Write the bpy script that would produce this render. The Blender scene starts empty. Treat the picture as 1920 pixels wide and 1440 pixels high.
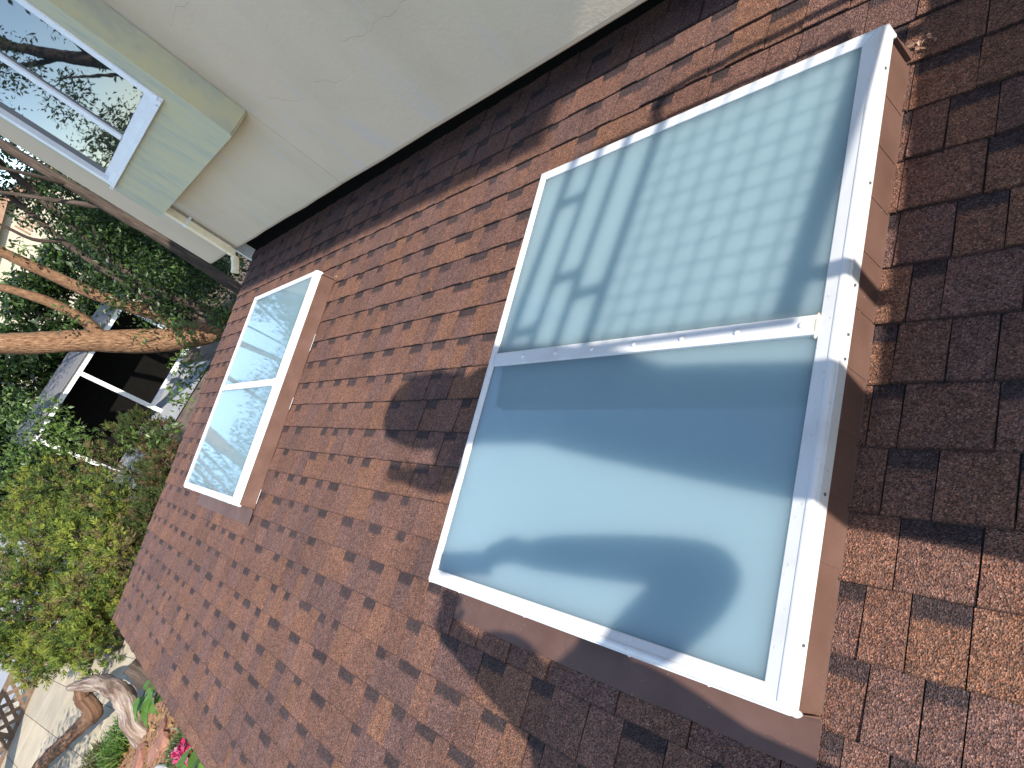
import bpy, bmesh, math, random
import numpy as np
from mathutils import Vector, Matrix

random.seed(7); rng = np.random.default_rng(7)
scene = bpy.context.scene
C = scene.collection

# ------------------------------------------------------------------ camera
PITCH = 0.14786238                      # roof pitch (8.5 degrees)
cam_d = bpy.data.cameras.new('camera'); cam = bpy.data.objects.new('camera', cam_d); C.objects.link(cam)
CAM = Vector((1.950981, -1.618751, 1.207301))
RIGHT = Vector((0.616059, 0.358737, -0.701269)); UPV = Vector((0.036891, 0.876158, 0.480610)); BACK = Vector((0.786836, -0.321955, 0.526531))
cam.matrix_world = Matrix(((RIGHT.x, UPV.x, BACK.x, CAM.x), (RIGHT.y, UPV.y, BACK.y, CAM.y), (RIGHT.z, UPV.z, BACK.z, CAM.z), (0, 0, 0, 1)))
cam_d.sensor_width = 36; cam_d.lens = 23.5834; cam_d.clip_start = 0.05; cam_d.clip_end = 2000
scene.camera = cam

# ------------------------------------------------------------------ world, sun, exposure
SUN_L = Vector((math.cos(math.radians(35)) * math.cos(math.radians(2)), math.cos(math.radians(35)) * math.sin(math.radians(2)), math.sin(math.radians(35))))
ROOF = Matrix.Rotation(PITCH, 4, 'X')
SUN = (ROOF.to_3x3() @ SUN_L).normalized()
w = bpy.data.worlds.new('World'); scene.world = w; w.use_nodes = True
wn = w.node_tree.nodes; wl = w.node_tree.links
sky = wn.new('ShaderNodeTexSky'); sky.sky_type = 'NISHITA'; sky.sun_disc = False
sky.sun_elevation = math.asin(SUN.z); sky.sun_rotation = math.atan2(SUN.x, SUN.y)
sky.air_density = 1.0; sky.dust_density = 0.4; sky.ozone_density = 1.2
wn['Background'].inputs['Strength'].default_value = 0.15
wl.new(sky.outputs[0], wn['Background'].inputs[0])
sd = bpy.data.lights.new('sun', 'SUN'); sd.energy = 3.5; sd.angle = math.radians(0.53); sd.color = (1.0, 0.95, 0.87)
so = bpy.data.objects.new('sun', sd); C.objects.link(so)
so.rotation_euler = SUN.to_track_quat('Z', 'Y').to_euler(); so.location = (12, -2, 14)
vs = scene.view_settings
vs.view_transform = 'Standard'; vs.look = 'None'; vs.gamma = 1.0; vs.use_curve_mapping = False; vs.exposure = 1.55
scene.render.engine = 'CYCLES'
scene.cycles.max_bounces = 8; scene.cycles.diffuse_bounces = 4; scene.cycles.glossy_bounces = 4

# ------------------------------------------------------------------ material helpers
def mat(name):
    m = bpy.data.materials.new(name); m.use_nodes = True
    nt = m.node_tree; return m, nt, nt.nodes['Principled BSDF']
def N(nt, t, **kw):
    n = nt.nodes.new('ShaderNode' + t)
    for k, v in kw.items():
        if k.startswith('i_'): n.inputs[k[2:].replace('_', ' ')].default_value = v
        else: setattr(n, k, v)
    return n
def ramp(nt, stops, interp='LINEAR'):
    r = N(nt, 'ValToRGB'); cr = r.color_ramp; cr.interpolation = interp
    while len(cr.elements) < len(stops): cr.elements.new(0.5)
    for e, (p, c) in zip(cr.elements, stops):
        e.position = p; e.color = (*c, 1) if len(c) == 3 else c
    return r
def mix(nt, fac, a, b, mode='MIX'):
    n = N(nt, 'Mix', data_type='RGBA', blend_type=mode)
    for sock, v in ((0, fac), (6, a), (7, b)):
        if isinstance(v, bpy.types.NodeSocket): nt.links.new(v, n.inputs[sock])
        elif isinstance(v, (int, float)): n.inputs[sock].default_value = v
        else: n.inputs[sock].default_value = (*v, 1)
    return n.outputs[2]
def tex(nt, kind, scale, detail=3, rough=0.55, coord='Object', stretch=None, **kw):
    if coord == 'World': out = N(nt, 'NewGeometry').outputs['Position']
    else: out = N(nt, 'TexCoord').outputs[coord]
    if stretch:
        mp = N(nt, 'Mapping'); mp.inputs['Scale'].default_value = stretch; nt.links.new(out, mp.inputs[0]); out = mp.outputs[0]
    n = N(nt, 'Tex' + kind)
    nt.links.new(out, n.inputs['Vector']); n.inputs['Scale'].default_value = scale
    if kind == 'Noise': n.inputs['Detail'].default_value = detail; n.inputs['Roughness'].default_value = rough
    for k, v in kw.items(): setattr(n, k, v)
    return n
def bump(nt, bs, height, strength, dist):
    b = N(nt, 'Bump'); b.inputs['Strength'].default_value = strength; b.inputs['Distance'].default_value = dist
    nt.links.new(height, b.inputs['Height']); nt.links.new(b.outputs[0], bs.inputs['Normal']); return b
def pos_tex(nt, kind, scale, **kw):
    return tex(nt, kind, scale, coord='World', **kw)

SC = {'cream_downspout': 1.0, 'white_painted_wood': 0.85, 'white_aluminium': 0.85, 'bitumen_felt': 1, 'black_phone': 1, 'dark_void': 1}
def m_simple(name, col, rough=0.6, var=0.12, scale=8, bumpv=0, bscale=60, metal=0, spec=0.5, coord='Object'):
    m, nt, b = mat(name)
    col = tuple(c * SC.get(name, 0.66) for c in col)
    n = tex(nt, 'Noise', scale, coord=coord)
    dark = tuple(c * (1 - var) for c in col); light = tuple(min(1, c * (1 + var)) for c in col)
    r = ramp(nt, [(0.3, dark), (0.7, light)]); nt.links.new(n.outputs[0], r.inputs[0]); nt.links.new(r.outputs[0], b.inputs['Base Color'])
    b.inputs['Roughness'].default_value = rough; b.inputs['Metallic'].default_value = metal; b.inputs['Specular IOR Level'].default_value = spec
    if bumpv:
        n2 = tex(nt, 'Noise', bscale, coord=coord); bump(nt, b, n2.outputs[0], bumpv, 0.01)
    return m

MAT = {}
# asphalt shingle: tab colour attribute x granules
def make_shingle():
    m, nt, b = mat('asphalt_shingle')
    a = N(nt, 'Attribute', attribute_name='tab')
    v = tex(nt, 'Voronoi', 330, feature='F1', coord='Object')
    sep = N(nt, 'SeparateColor'); nt.links.new(v.outputs['Color'], sep.inputs[0])
    gr = ramp(nt, [(0.0, (0.30, 0.27, 0.27)), (0.25, (0.62, 0.58, 0.58)), (0.6, (1.0, 0.98, 0.97)), (0.86, (1.32, 1.28, 1.24)), (0.95, (1.7, 1.65, 1.6)), (1, (2.2, 2.2, 2.2))])
    nt.links.new(sep.outputs[0], gr.inputs[0])
    c1 = mix(nt, 1.0, a.outputs['Color'], gr.outputs[0], 'MULTIPLY')
    # hue scatter: some granules rust, some blue-grey
    hr = ramp(nt, [(0.0, (0.72, 0.86, 1.06)), (0.45, (1, 1, 1)), (1, (1.24, 0.98, 0.80))]); nt.links.new(sep.outputs[1], hr.inputs[0])
    c2 = mix(nt, 0.85, c1, hr.outputs[0], 'MULTIPLY')
    n = tex(nt, 'Noise', 3.0, detail=5, coord='World')
    nr = ramp(nt, [(0.3, (0.84, 0.84, 0.86)), (0.7, (1.12, 1.1, 1.08))]); nt.links.new(n.outputs[0], nr.inputs[0])
    c3 = mix(nt, 1.0, c2, nr.outputs[0], 'MULTIPLY')
    n3 = tex(nt, 'Noise', 45, detail=4, coord='World')
    nr3 = ramp(nt, [(0.35, (0.8, 0.8, 0.8)), (0.65, (1.15, 1.15, 1.15))]); nt.links.new(n3.outputs[0], nr3.inputs[0])
    c4 = mix(nt, 1.0, c3, nr3.outputs[0], 'MULTIPLY')
    nt.links.new(c4, b.inputs['Base Color'])
    b.inputs['Roughness'].default_value = 0.9; b.inputs['Specular IOR Level'].default_value = 0.25
    bump(nt, b, v.outputs['Distance'], 0.9, 0.0022)
    return m
MAT['shingle'] = make_shingle()
MAT['felt'] = m_simple('bitumen_felt', (0.012, 0.010, 0.010), 0.9)
MAT['fascia'] = m_simple('brown_drip_edge', (0.10, 0.055, 0.045), 0.5)
def make_white_frame():
    m, nt, b = mat('white_frame_vinyl')
    n = tex(nt, 'Noise', 9, detail=6, coord='World')
    r = ramp(nt, [(0.30, (0.47, 0.455, 0.435)), (0.5, (0.52, 0.51, 0.495)), (0.8, (0.54, 0.53, 0.515))]); nt.links.new(n.outputs[0], r.inputs[0])
    n2 = tex(nt, 'Noise', 90, detail=2, coord='World')
    r2 = ramp(nt, [(0.24, (0.66, 0.62, 0.55)), (0.33, (1, 1, 1))]); nt.links.new(n2.outputs[0], r2.inputs[0])
    nt.links.new(mix(nt, 0.8, r.outputs[0], r2.outputs[0], 'MULTIPLY'), b.inputs['Base Color'])
    b.inputs['Roughness'].default_value = 0.34
    return m
MAT['white'] = make_white_frame()
def make_brown_metal():
    m, nt, b = mat('brown_painted_flashing')
    n = tex(nt, 'Noise', 7, detail=6, coord='World')
    r = ramp(nt, [(0.3, (0.078, 0.040, 0.029)), (0.7, (0.112, 0.062, 0.048))]); nt.links.new(n.outputs[0], r.inputs[0])
    n2 = tex(nt, 'Noise', 130, detail=2, coord='World')
    r2 = ramp(nt, [(0.735, (0, 0, 0)), (0.76, (1, 1, 1))]); nt.links.new(n2.outputs[0], r2.inputs[0])
    nt.links.new(mix(nt, r2.outputs[0], r.outputs[0], (0.25, 0.22, 0.20)), b.inputs['Base Color'])
    b.inputs['Roughness'].default_value = 0.55; b.inputs['Specular IOR Level'].default_value = 0.25
    return m
MAT['flash'] = make_brown_metal()
def make_frosted():
    m, nt, b = mat('frosted_laminated_glass')
    n = tex(nt, 'Noise', 1.4, detail=2, coord='World')
    r = ramp(nt, [(0.3, (0.160, 0.240, 0.265)), (0.7, (0.178, 0.258, 0.280))]); nt.links.new(n.outputs[0], r.inputs[0])
    nt.links.new(r.outputs[0], b.inputs['Base Color'])
    b.inputs['Roughness'].default_value = 0.03; b.inputs['IOR'].default_value = 1.52
    b.subsurface_method = 'BURLEY'; b.inputs['Subsurface Weight'].default_value = 1.0; b.inputs['Subsurface Radius'].default_value = (0.8, 1.0, 1.0); b.inputs['Subsurface Scale'].default_value = 0.13
    return m
MAT['frost'] = make_frosted()
MAT['seal'] = m_simple('yellowed_sealant', (0.62, 0.58, 0.44), 0.5)
MAT['screw'] = m_simple('zinc_screw', (0.20, 0.20, 0.20), 0.4, metal=0.6)
MAT['rust'] = m_simple('orange_putty', (0.42, 0.20, 0.12), 0.7, var=0.4, scale=60)
MAT['debris'] = m_simple('dry_leaf_debris', (0.40, 0.24, 0.16), 0.8, var=0.3, scale=40)

def make_stucco(name, base, stain, bluish, blotch):
    m, nt, b = mat(name)
    n = tex(nt, 'Noise', 1.1, detail=6, rough=0.6, coord='World', stretch=(1.3, 1, 0.8))
    r = ramp(nt, [(0.30, stain), (0.52, base), (0.75, tuple(min(1, c * 1.06) for c in base))]); nt.links.new(n.outputs[0], r.inputs[0])
    n2 = tex(nt, 'Noise', 4.5, detail=5, coord='World', stretch=(1.6, 1, 0.5))
    r2 = ramp(nt, [(0.56, (0, 0, 0)), (0.72, (1, 1, 1))]); nt.links.new(n2.outputs[0], r2.inputs[0])
    f = N(nt, 'Math', operation='MULTIPLY'); nt.links.new(r2.outputs[0], f.inputs[0]); f.inputs[1].default_value = blotch
    c = mix(nt, f.outputs[0], r.outputs[0], bluish)
    nt.links.new(c, b.inputs['Base Color'])
    b.inputs['Roughness'].default_value = 0.85; b.inputs['Specular IOR Level'].default_value = 0.2
    n3 = tex(nt, 'Noise', 55, detail=4, coord='World'); n4 = tex(nt, 'Noise', 6, detail=3, coord='World')
    add = N(nt, 'Math', operation='ADD'); nt.links.new(n3.outputs[0], add.inputs[0])
    mu = N(nt, 'Math', operation='MULTIPLY'); nt.links.new(n4.outputs[0], mu.inputs[0]); mu.inputs[1].default_value = 2.0; nt.links.new(mu.outputs[0], add.inputs[1])
    bump(nt, b, add.outputs[0], 0.22, 0.008)
    return m
MAT['stucco'] = make_stucco('beige_stucco', (0.51, 0.415, 0.295), (0.445, 0.365, 0.255), (0.46, 0.415, 0.36), 0.8)
def make_green():
    m, nt, b = mat('weathered_green_paint')
    n = tex(nt, 'Noise', 3.0, detail=6, rough=0.65, coord='World', stretch=(2.8, 1, 0.7))
    r = ramp(nt, [(0.30, (0.30, 0.30, 0.235)), (0.45, (0.375, 0.365, 0.25)), (0.56, (0.415, 0.385, 0.235)), (0.75, (0.43, 0.39, 0.235))]); nt.links.new(n.outputs[0], r.inputs[0])
    n2 = tex(nt, 'Noise', 6.5, detail=5, rough=0.6, coord='World', stretch=(3.4, 1, 0.45))
    r2 = ramp(nt, [(0.56, (0, 0, 0)), (0.68, (1, 1, 1))]); nt.links.new(n2.outputs[0], r2.inputs[0])
    f = N(nt, 'Math', operation='MULTIPLY'); nt.links.new(r2.outputs[0], f.inputs[0]); f.inputs[1].default_value = 0.75
    nt.links.new(mix(nt, f.outputs[0], r.outputs[0], (0.30, 0.32, 0.275)), b.inputs['Base Color'])
    b.inputs['Roughness'].default_value = 0.75
    n3 = tex(nt, 'Noise', 70, detail=3, coord='World'); bump(nt, b, n3.outputs[0], 0.15, 0.006)
    return m
MAT['green'] = make_green()
MAT['crack'] = m_simple('stucco_crack', (0.42, 0.35, 0.26), 0.9)
MAT['groove'] = m_simple('joint_groove', (0.10, 0.09, 0.075), 0.9)
MAT['cream_metal'] = m_simple('cream_downspout', (0.66, 0.56, 0.37), 0.4, var=0.1, scale=20)
MAT['alu'] = m_simple('white_aluminium', (0.70, 0.72, 0.76), 0.4, var=0.05)
MAT['dark'] = m_simple('dark_void', (0.006, 0.0055, 0.005), 1.0, spec=0.0)  # near-black, puts the shade of hollow places into the colour
MAT['soffit'] = m_simple('soffit_paint', (0.20, 0.21, 0.18), 0.8)
def make_pane():
    m, nt, b = mat('window_glass')
    b.inputs['Base Color'].default_value = (0.012, 0.014, 0.016, 1); b.inputs['Roughness'].default_value = 0.015; b.inputs['IOR'].default_value = 1.8
    n = tex(nt, 'Noise', 2, coord='World'); bump(nt, b, n.outputs[0], 0.02, 0.02)
    return m
MAT['pane'] = make_pane()

def make_leaf(name, trans=0.35, rough=0.45, spec=0.4):
    m, nt, b = mat(name)
    a = N(nt, 'Attribute', attribute_name='tab')
    sc = mix(nt, 1.0, a.outputs['Color'], (0.62, 0.62, 0.62), 'MULTIPLY')
    nt.links.new(sc, b.inputs['Base Color'])
    b.inputs['Roughness'].default_value = rough; b.inputs['Specular IOR Level'].default_value = spec
    t = N(nt, 'BsdfTranslucent')
    g = N(nt, 'Gamma'); g.inputs[1].default_value = 0.9; nt.links.new(sc, g.inputs[0])
    nt.links.new(g.outputs[0], t.inputs[0])
    mx = N(nt, 'MixShader'); mx.inputs[0].default_value = trans
    nt.links.new(b.outputs[0], mx.inputs[1]); nt.links.new(t.outputs[0], mx.inputs[2])
    nt.links.new(mx.outputs[0], nt.nodes['Material Output'].inputs[0])
    return m
MAT['leaf'] = make_leaf('broad_leaf'); MAT['needle'] = make_leaf('juniper_spray', 0.25, 0.6, 0.2)
def make_bark(name, c0, c1, c2, sc=5, st=(1, 1, 0.15), bs=0.8):
    m, nt, b = mat(name)
    n = tex(nt, 'Noise', sc * 3, detail=7, rough=0.65, coord='UV', stretch=(1.0, 0.16, 1))
    c0, c1, c2 = (tuple(v * 0.66 for v in c) for c in (c0, c1, c2))
    r = ramp(nt, [(0.32, c0), (0.5, c1), (0.68, c2)]); nt.links.new(n.outputs[0], r.inputs[0])
    nt.links.new(r.outputs[0], b.inputs['Base Color']); b.inputs['Roughness'].default_value = 0.9; b.inputs['Specular IOR Level'].default_value = 0.2
    bump(nt, b, n.outputs[0], bs, 0.04)
    return m
MAT['bark'] = make_bark('grey_brown_bark', (0.035, 0.026, 0.02), (0.08, 0.058, 0.045), (0.14, 0.105, 0.08))
MAT['redbark'] = make_bark('reddish_bark', (0.06, 0.03, 0.018), (0.26, 0.14, 0.075), (0.44, 0.27, 0.155), sc=14, bs=1.0)
MAT['drift'] = make_bark('weathered_driftwood', (0.06, 0.035, 0.025), (0.26, 0.18, 0.135), (0.52, 0.45, 0.38))
MAT['driftdark'] = make_bark('brown_driftwood', (0.045, 0.022, 0.014), (0.15, 0.078, 0.045), (0.27, 0.16, 0.10))
MAT['soil'] = m_simple('garden_soil', (0.15, 0.105, 0.075), 0.95, var=0.45, scale=3, bumpv=0.6, bscale=25)
MAT['bed'] = m_simple('orange_mulch_soil', (0.30, 0.155, 0.075), 0.95, var=0.5, scale=14, bumpv=0.8, bscale=40)
MAT['conc'] = m_simple('pale_concrete', (0.36, 0.36, 0.36), 0.9, var=0.12, scale=1.5, bumpv=0.15)
def make_paver():
    m, nt, b = mat('sand_paver')
    n = tex(nt, 'Noise', 2.2, detail=6, coord='World')
    r = ramp(nt, [(0.3, (0.29, 0.245, 0.175)), (0.7, (0.37, 0.315, 0.23))]); nt.links.new(n.outputs[0], r.inputs[0])
    oi = N(nt, 'ObjectInfo'); r2 = ramp(nt, [(0, (0.88, 0.88, 0.9)), (1, (1.08, 1.06, 1.02))]); nt.links.new(oi.outputs['Random'], r2.inputs[0])
    nt.links.new(mix(nt, 1.0, r.outputs[0], r2.outputs[0], 'MULTIPLY'), b.inputs['Base Color']); b.inputs['Roughness'].default_value = 0.9
    n2 = tex(nt, 'Noise', 40, coord='World'); bump(nt, b, n2.outputs[0], 0.2, 0.01)
    return m
MAT['paver'] = make_paver()
MAT['joint'] = m_simple('paver_joint', (0.24, 0.20, 0.15), 0.95)
MAT['lath'] = m_simple('brown_lattice_wood', (0.20, 0.13, 0.085), 0.85, var=0.3, scale=10, coord='World')
MAT['stone'] = m_simple('red_stone', (0.30, 0.13, 0.085), 0.85, var=0.35, scale=6, bumpv=0.5, bscale=12, coord='World')
MAT['edging'] = m_simple('pale_edging', (0.55, 0.52, 0.46), 0.85, bumpv=0.2)
MAT['cream_wall'] = m_simple('cream_render', (0.50, 0.44, 0.33), 0.9, var=0.05)
MAT['brown_wood'] = m_simple('brown_gable_board', (0.30, 0.17, 0.10), 0.8, var=0.2)
MAT['grey_roof'] = m_simple('grey_roofing', (0.16, 0.15, 0.15), 0.9)
MAT['white_paint'] = m_simple('white_painted_wood', (0.72, 0.71, 0.68), 0.6, var=0.08)
MAT['petal'] = make_leaf('pink_petal', 0.3, 0.6, 0.2)
MAT['skin'] = m_simple('skin', (0.50, 0.30, 0.21), 0.55, var=0.08)
MAT['shirt'] = m_simple('navy_jacket_cloth', (0.05, 0.06, 0.09), 0.9, var=0.2, scale=30)
MAT['shirt2'] = m_simple('grey_hoodie_cloth', (0.17, 0.17, 0.18), 0.9, var=0.2, scale=30)
MAT['trouser'] = m_simple('blue_denim', (0.06, 0.085, 0.14), 0.9, var=0.2, scale=40)
MAT['shoe'] = m_simple('black_shoe', (0.02, 0.02, 0.02), 0.5)
MAT['hair'] = m_simple('dark_hair', (0.02, 0.014, 0.01), 0.5)
MAT['phone'] = m_simple('black_phone', (0.012, 0.012, 0.014), 0.2)
MAT['rail'] = m_simple('dark_railing_metal', (0.05, 0.05, 0.05), 0.4, metal=0.5)
MAT['deckwood'] = m_simple('deck_boards', (0.24, 0.19, 0.14), 0.85, var=0.25, scale=6)

# ------------------------------------------------------------------ mesh helpers
def make_obj(name, verts, faces, m, parent=None, cols=None, smooth=False, uvs=None):
    me = bpy.data.meshes.new(name); me.from_pydata([tuple(v) for v in verts], [], faces); me.update()
    if cols is not None:
        at = me.color_attributes.new('tab', 'FLOAT_COLOR', 'POINT')
        arr = np.ones((len(verts), 4), dtype=np.float32); arr[:, :3] = cols; at.data.foreach_set('color', arr.ravel())
    if uvs is not None:
        ul = me.uv_layers.new(name='UVMap'); idx = np.zeros(len(me.loops), dtype=np.int32); me.loops.foreach_get('vertex_index', idx)
        ul.data.foreach_set('uv', np.asarray(uvs, dtype=np.float32)[idx].ravel())
    if smooth: me.polygons.foreach_set('use_smooth', [True] * len(me.polygons))
    if m is not None: me.materials.append(m)
    o = bpy.data.objects.new(name, me); C.objects.link(o)
    if parent is not None: o.parent = parent
    return o
def fast_obj(name, verts, tris, m, parent=None, cols=None):
    """numpy triangle/quad soup, verts (n,3), tris (k,3|4)"""
    verts = np.asarray(verts, np.float32); tris = np.asarray(tris, np.int32); k = tris.shape[1]
    me = bpy.data.meshes.new(name); me.vertices.add(len(verts)); me.vertices.foreach_set('co', verts.ravel())
    me.loops.add(tris.size); me.loops.foreach_set('vertex_index', tris.ravel())
    me.polygons.add(len(tris)); me.polygons.foreach_set('loop_start', np.arange(len(tris), dtype=np.int32) * k)
    me.update(calc_edges=True); me.validate()
    if cols is not None:
        at = me.color_attributes.new('tab', 'FLOAT_COLOR', 'POINT'); arr = np.ones((len(verts), 4), np.float32); arr[:, :3] = cols
        at.data.foreach_set('color', arr.ravel())
    me.materials.append(m); o = bpy.data.objects.new(name, me); C.objects.link(o)
    if parent is not None: o.parent = parent
    return o
BOXF = [(0, 3, 2, 1), (4, 5, 6, 7), (0, 1, 5, 4), (1, 2, 6, 5), (2, 3, 7, 6), (3, 0, 4, 7)]
def box(name, lo, hi, m, parent=None, bevel=0.0, segs=2):
    x0, y0, z0 = lo; x1, y1, z1 = hi
    v = [(x0, y0, z0), (x1, y0, z0), (x1, y1, z0), (x0, y1, z0), (x0, y0, z1), (x1, y0, z1), (x1, y1, z1), (x0, y1, z1)]
    if not bevel: return make_obj(name, v, BOXF, m, parent)
    bm = bmesh.new(); vv = [bm.verts.new(p) for p in v]
    for f in BOXF: bm.faces.new([vv[i] for i in f])
    bmesh.ops.bevel(bm, geom=bm.edges[:], offset=bevel, segments=segs, affect='EDGES', profile=0.6)
    return bm_obj(name, bm, m, parent)
def bm_obj(name, bm, m, parent=None, smooth=False):
    me = bpy.data.meshes.new(name); bmesh.ops.recalc_face_normals(bm, faces=bm.faces[:]); bm.to_mesh(me); bm.free()
    if m is not None: me.materials.append(m)
    if smooth: me.polygons.foreach_set('use_smooth', [True] * len(me.polygons))
    o = bpy.data.objects.new(name, me); C.objects.link(o)
    if parent is not None: o.parent = parent
    return o
def empty(name, loc=(0, 0, 0), rot=(0, 0, 0), parent=None):
    o = bpy.data.objects.new(name, None); C.objects.link(o); o.location = loc; o.rotation_euler = rot
    o.empty_display_size = 0.2
    if parent is not None: o.parent = parent
    return o
def tag(o, label=None, cat=None, group=None, kind=None):
    if label: o['label'] = label
    if cat: o['category'] = cat
    if group: o['group'] = group
    if kind: o['kind'] = kind
    return o
def copy_tree(o, parent=None):
    c = o.copy(); C.objects.link(c); c.parent = parent
    for ch in list(o.children): copy_tree(ch, c)
    return c
def L(x, y, n=0.0): return ROOF @ Vector((x, y, n))
def tube_arrays(path, radii, sides=10, noise=0.0, seed=0, cap=True, freq=3.0):
    r_ = np.random.default_rng(seed)
    P = np.array(path, float)
    # resample with catmull-rom
    pts = []; rad = []
    for i in range(len(P) - 1):
        p0 = P[max(i - 1, 0)]; p1 = P[i]; p2 = P[i + 1]; p3 = P[min(i + 2, len(P) - 1)]
        for s in range(6):
            t = s / 6
            pts.append(0.5 * ((2 * p1) + (-p0 + p2) * t + (2 * p0 - 5 * p1 + 4 * p2 - p3) * t * t + (-p0 + 3 * p1 - 3 * p2 + p3) * t ** 3))
            rad.append(radii[i] * (1 - t) + radii[i + 1] * t)
    pts.append(P[-1]); rad.append(radii[-1]); pts = np.array(pts); rad = np.array(rad)
    n = len(pts); tang = np.gradient(pts, axis=0); tang /= np.linalg.norm(tang, axis=1)[:, None] + 1e-9
    up = np.array([0.3, 0.2, 1.0]); verts = []; uvs = []; acc = 0
    ph = r_.uniform(0, 6.28, (4,))
    u = np.cross(tang[0], up); u /= np.linalg.norm(u)
    for i in range(n):
        u = u - tang[i] * (u @ tang[i]); u /= np.linalg.norm(u) + 1e-9; v = np.cross(tang[i], u)
        if i: acc += np.linalg.norm(pts[i] - pts[i - 1])
        for k in range(sides):
            a = 2 * math.pi * k / sides
            d = 1 + noise * (0.5 * math.sin(3 * a + ph[0] + freq * 0.35 * i) + 0.35 * math.sin(5 * a + ph[1] - 0.5 * i) + 0.4 * math.sin(2 * a + ph[2] + 0.9 * i) + 0.35 * r_.normal())
            verts.append(pts[i] + rad[i] * d * (math.cos(a) * u + math.sin(a) * v)); uvs.append((k / sides, acc))
    faces = []
    for i in range(n - 1):
        for k in range(sides):
            k2 = (k + 1) % sides; faces.append((i * sides + k, i * sides + k2, (i + 1) * sides + k2, (i + 1) * sides + k))
    if cap: faces.append(tuple(range(sides - 1, -1, -1))); faces.append(tuple((n - 1) * sides + k for k in range(sides)))
    return verts, faces, uvs
def tube(name, path, radii, m, parent=None, sides=10, noise=0.0, seed=0, smooth=True):
    if not hasattr(radii, '__len__'): radii = [radii] * len(path)
    v, f, uv = tube_arrays(path, radii, sides, noise, seed)
    return make_obj(name, v, f, m, parent, smooth=smooth, uvs=uv)
def tubes(name, items, m, parent=None, sides=6, noise=0.1):
    V = []; F = []; U = []
    for s, (path, radii) in enumerate(items):
        v, f, uv = tube_arrays(path, radii, sides, noise, s); o = len(V); V += v; U += uv; F += [tuple(i + o for i in q) for q in f]
    return make_obj(name, V, F, m, parent, smooth=True, uvs=U)
def lathe_dome(name, c, r, h, m, parent, seg=10):
    bm = bmesh.new(); rings = []
    for t in (0, 0.35, 0.7, 0.92):
        rr = r * math.cos(t * math.pi / 2); z = h * math.sin(t * math.pi / 2)
        rings.append([bm.verts.new((c[0] + rr * math.cos(2 * math.pi * k / seg), c[1] + rr * math.sin(2 * math.pi * k / seg), c[2] + z)) for k in range(seg)])
    for a, b in zip(rings, rings[1:]):
        for k in range(seg): bm.faces.new((a[k], a[(k + 1) % seg], b[(k + 1) % seg], b[k]))
    bm.faces.new(rings[-1])
    return bm_obj(name, bm, m, parent, smooth=True)

# ================================================================== SETTING: ground, paving
GZ = -2.4
def sheet(name, pts, z, m, kind='structure'):
    o = make_obj(name, [(x, y, z) for x, y in pts], [tuple(range(len(pts)))], m); o['kind'] = kind; return o
sheet('ground', [(-600, -600), (600, -600), (600, 600), (-600, 600)], GZ - 0.03, MAT['soil'])
sheet('driveway', [(-60, -30), (-18.6, -11), (-17.6, -6.0), (-18.0, -4.0), (-17.6, 1.9), (-60, 4)], GZ + 0.012, MAT['conc'])
patio = make_obj('patio', [(-18.4, -11, GZ), (-9.0, -11, GZ), (-9.0, -1.6, GZ), (-18.4, -1.6, GZ)], [(0, 1, 2, 3)], MAT['joint']); patio['kind'] = 'structure'
PS = 0.74
pv = None; cnt = 0
a_ = math.radians(12)
for i in range(-14, 14):
    for j in range(-14, 14):
        px = i * PS; py = j * PS
        x = -13.6 + px * math.cos(a_) - py * math.sin(a_); y = -6.0 + px * math.sin(a_) + py * math.cos(a_)
        if not (-17.6 < x < -9.3 and -9.5 < y < -2.2): continue
        if pv is None:
            pv = box('paver', (-PS / 2 + 0.003, -PS / 2 + 0.003, 0.0), (PS / 2 - 0.003, PS / 2 - 0.003, 0.022), MAT['paver'], patio, bevel=0.005, segs=1); o = pv
        else:
            o = pv.copy(); C.objects.link(o)
        o.location = (x, y, GZ + random.uniform(0, 0.004)); o.rotation_euler = (0, 0, a_); cnt += 1
# planting bed under the eave
bed_v = []; bed_f = []
bp = [(-9.9, -5.7), (-9.0, -4.75), (-9.25, -4.0), (-9.7, -3.4), (-9.4, -2.6), (-5.0, -2.6), (-5.0, -6.2), (-7.6, -6.6)]
def bed_poly():
    bm = bmesh.new(); vs_ = [bm.verts.new((x, y, 0)) for x, y in bp]; f = bm.faces.new(vs_)
    r = bmesh.ops.extrude_face_region(bm, geom=[f]); top = [v for v in r['geom'] if isinstance(v, bmesh.types.BMVert)]
    for v in top: v.co.z += 0.09; v.co.x += 0.02 * (1 if v.co.x < -7 else -1)
    o = bm_obj('planting_bed', bm, MAT['bed']); o.location = (0, 0, GZ + 0.0); o['kind'] = 'structure'
bed_poly()

# ================================================================== ROOF
roof = empty('shingled_roof', (0, 0, 0), (PITCH, 0, 0))
tag(roof, 'low lean-to roof of brown asphalt shingles below the stucco wall', 'roof')
RX0, RX1, RY0, RY1 = -4.83, 4.4, -2.80, 1.55
box('roof_deck', (RX0 + 0.01, RY0 + 0.015, -0.16), (RX1, RY1, -0.003), MAT['felt'], roof)
box('drip_edge', (RX0 - 0.004, RY0 - 0.006, -0.09), (RX0 + 0.008, RY1, 0.0015), MAT['fascia'], roof)
box('drip_edge', (RX0 + 0.008, RY0 - 0.006, -0.09), (RX1, RY0 + 0.012, 0.0015), MAT['fascia'], roof)
EXP = 0.143
PAL = [((0.136, 0.071, 0.049), 4), ((0.126, 0.068, 0.050), 4), ((0.152, 0.078, 0.049), 2.0), ((0.117, 0.066, 0.053), 3), ((0.106, 0.061, 0.051), 1.2), ((0.135, 0.073, 0.054), 2)]
pal_c = [c for c, _ in PAL]; pal_w = [w_ for _, w_ in PAL]
DARK = (0.040, 0.027, 0.026)
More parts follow.
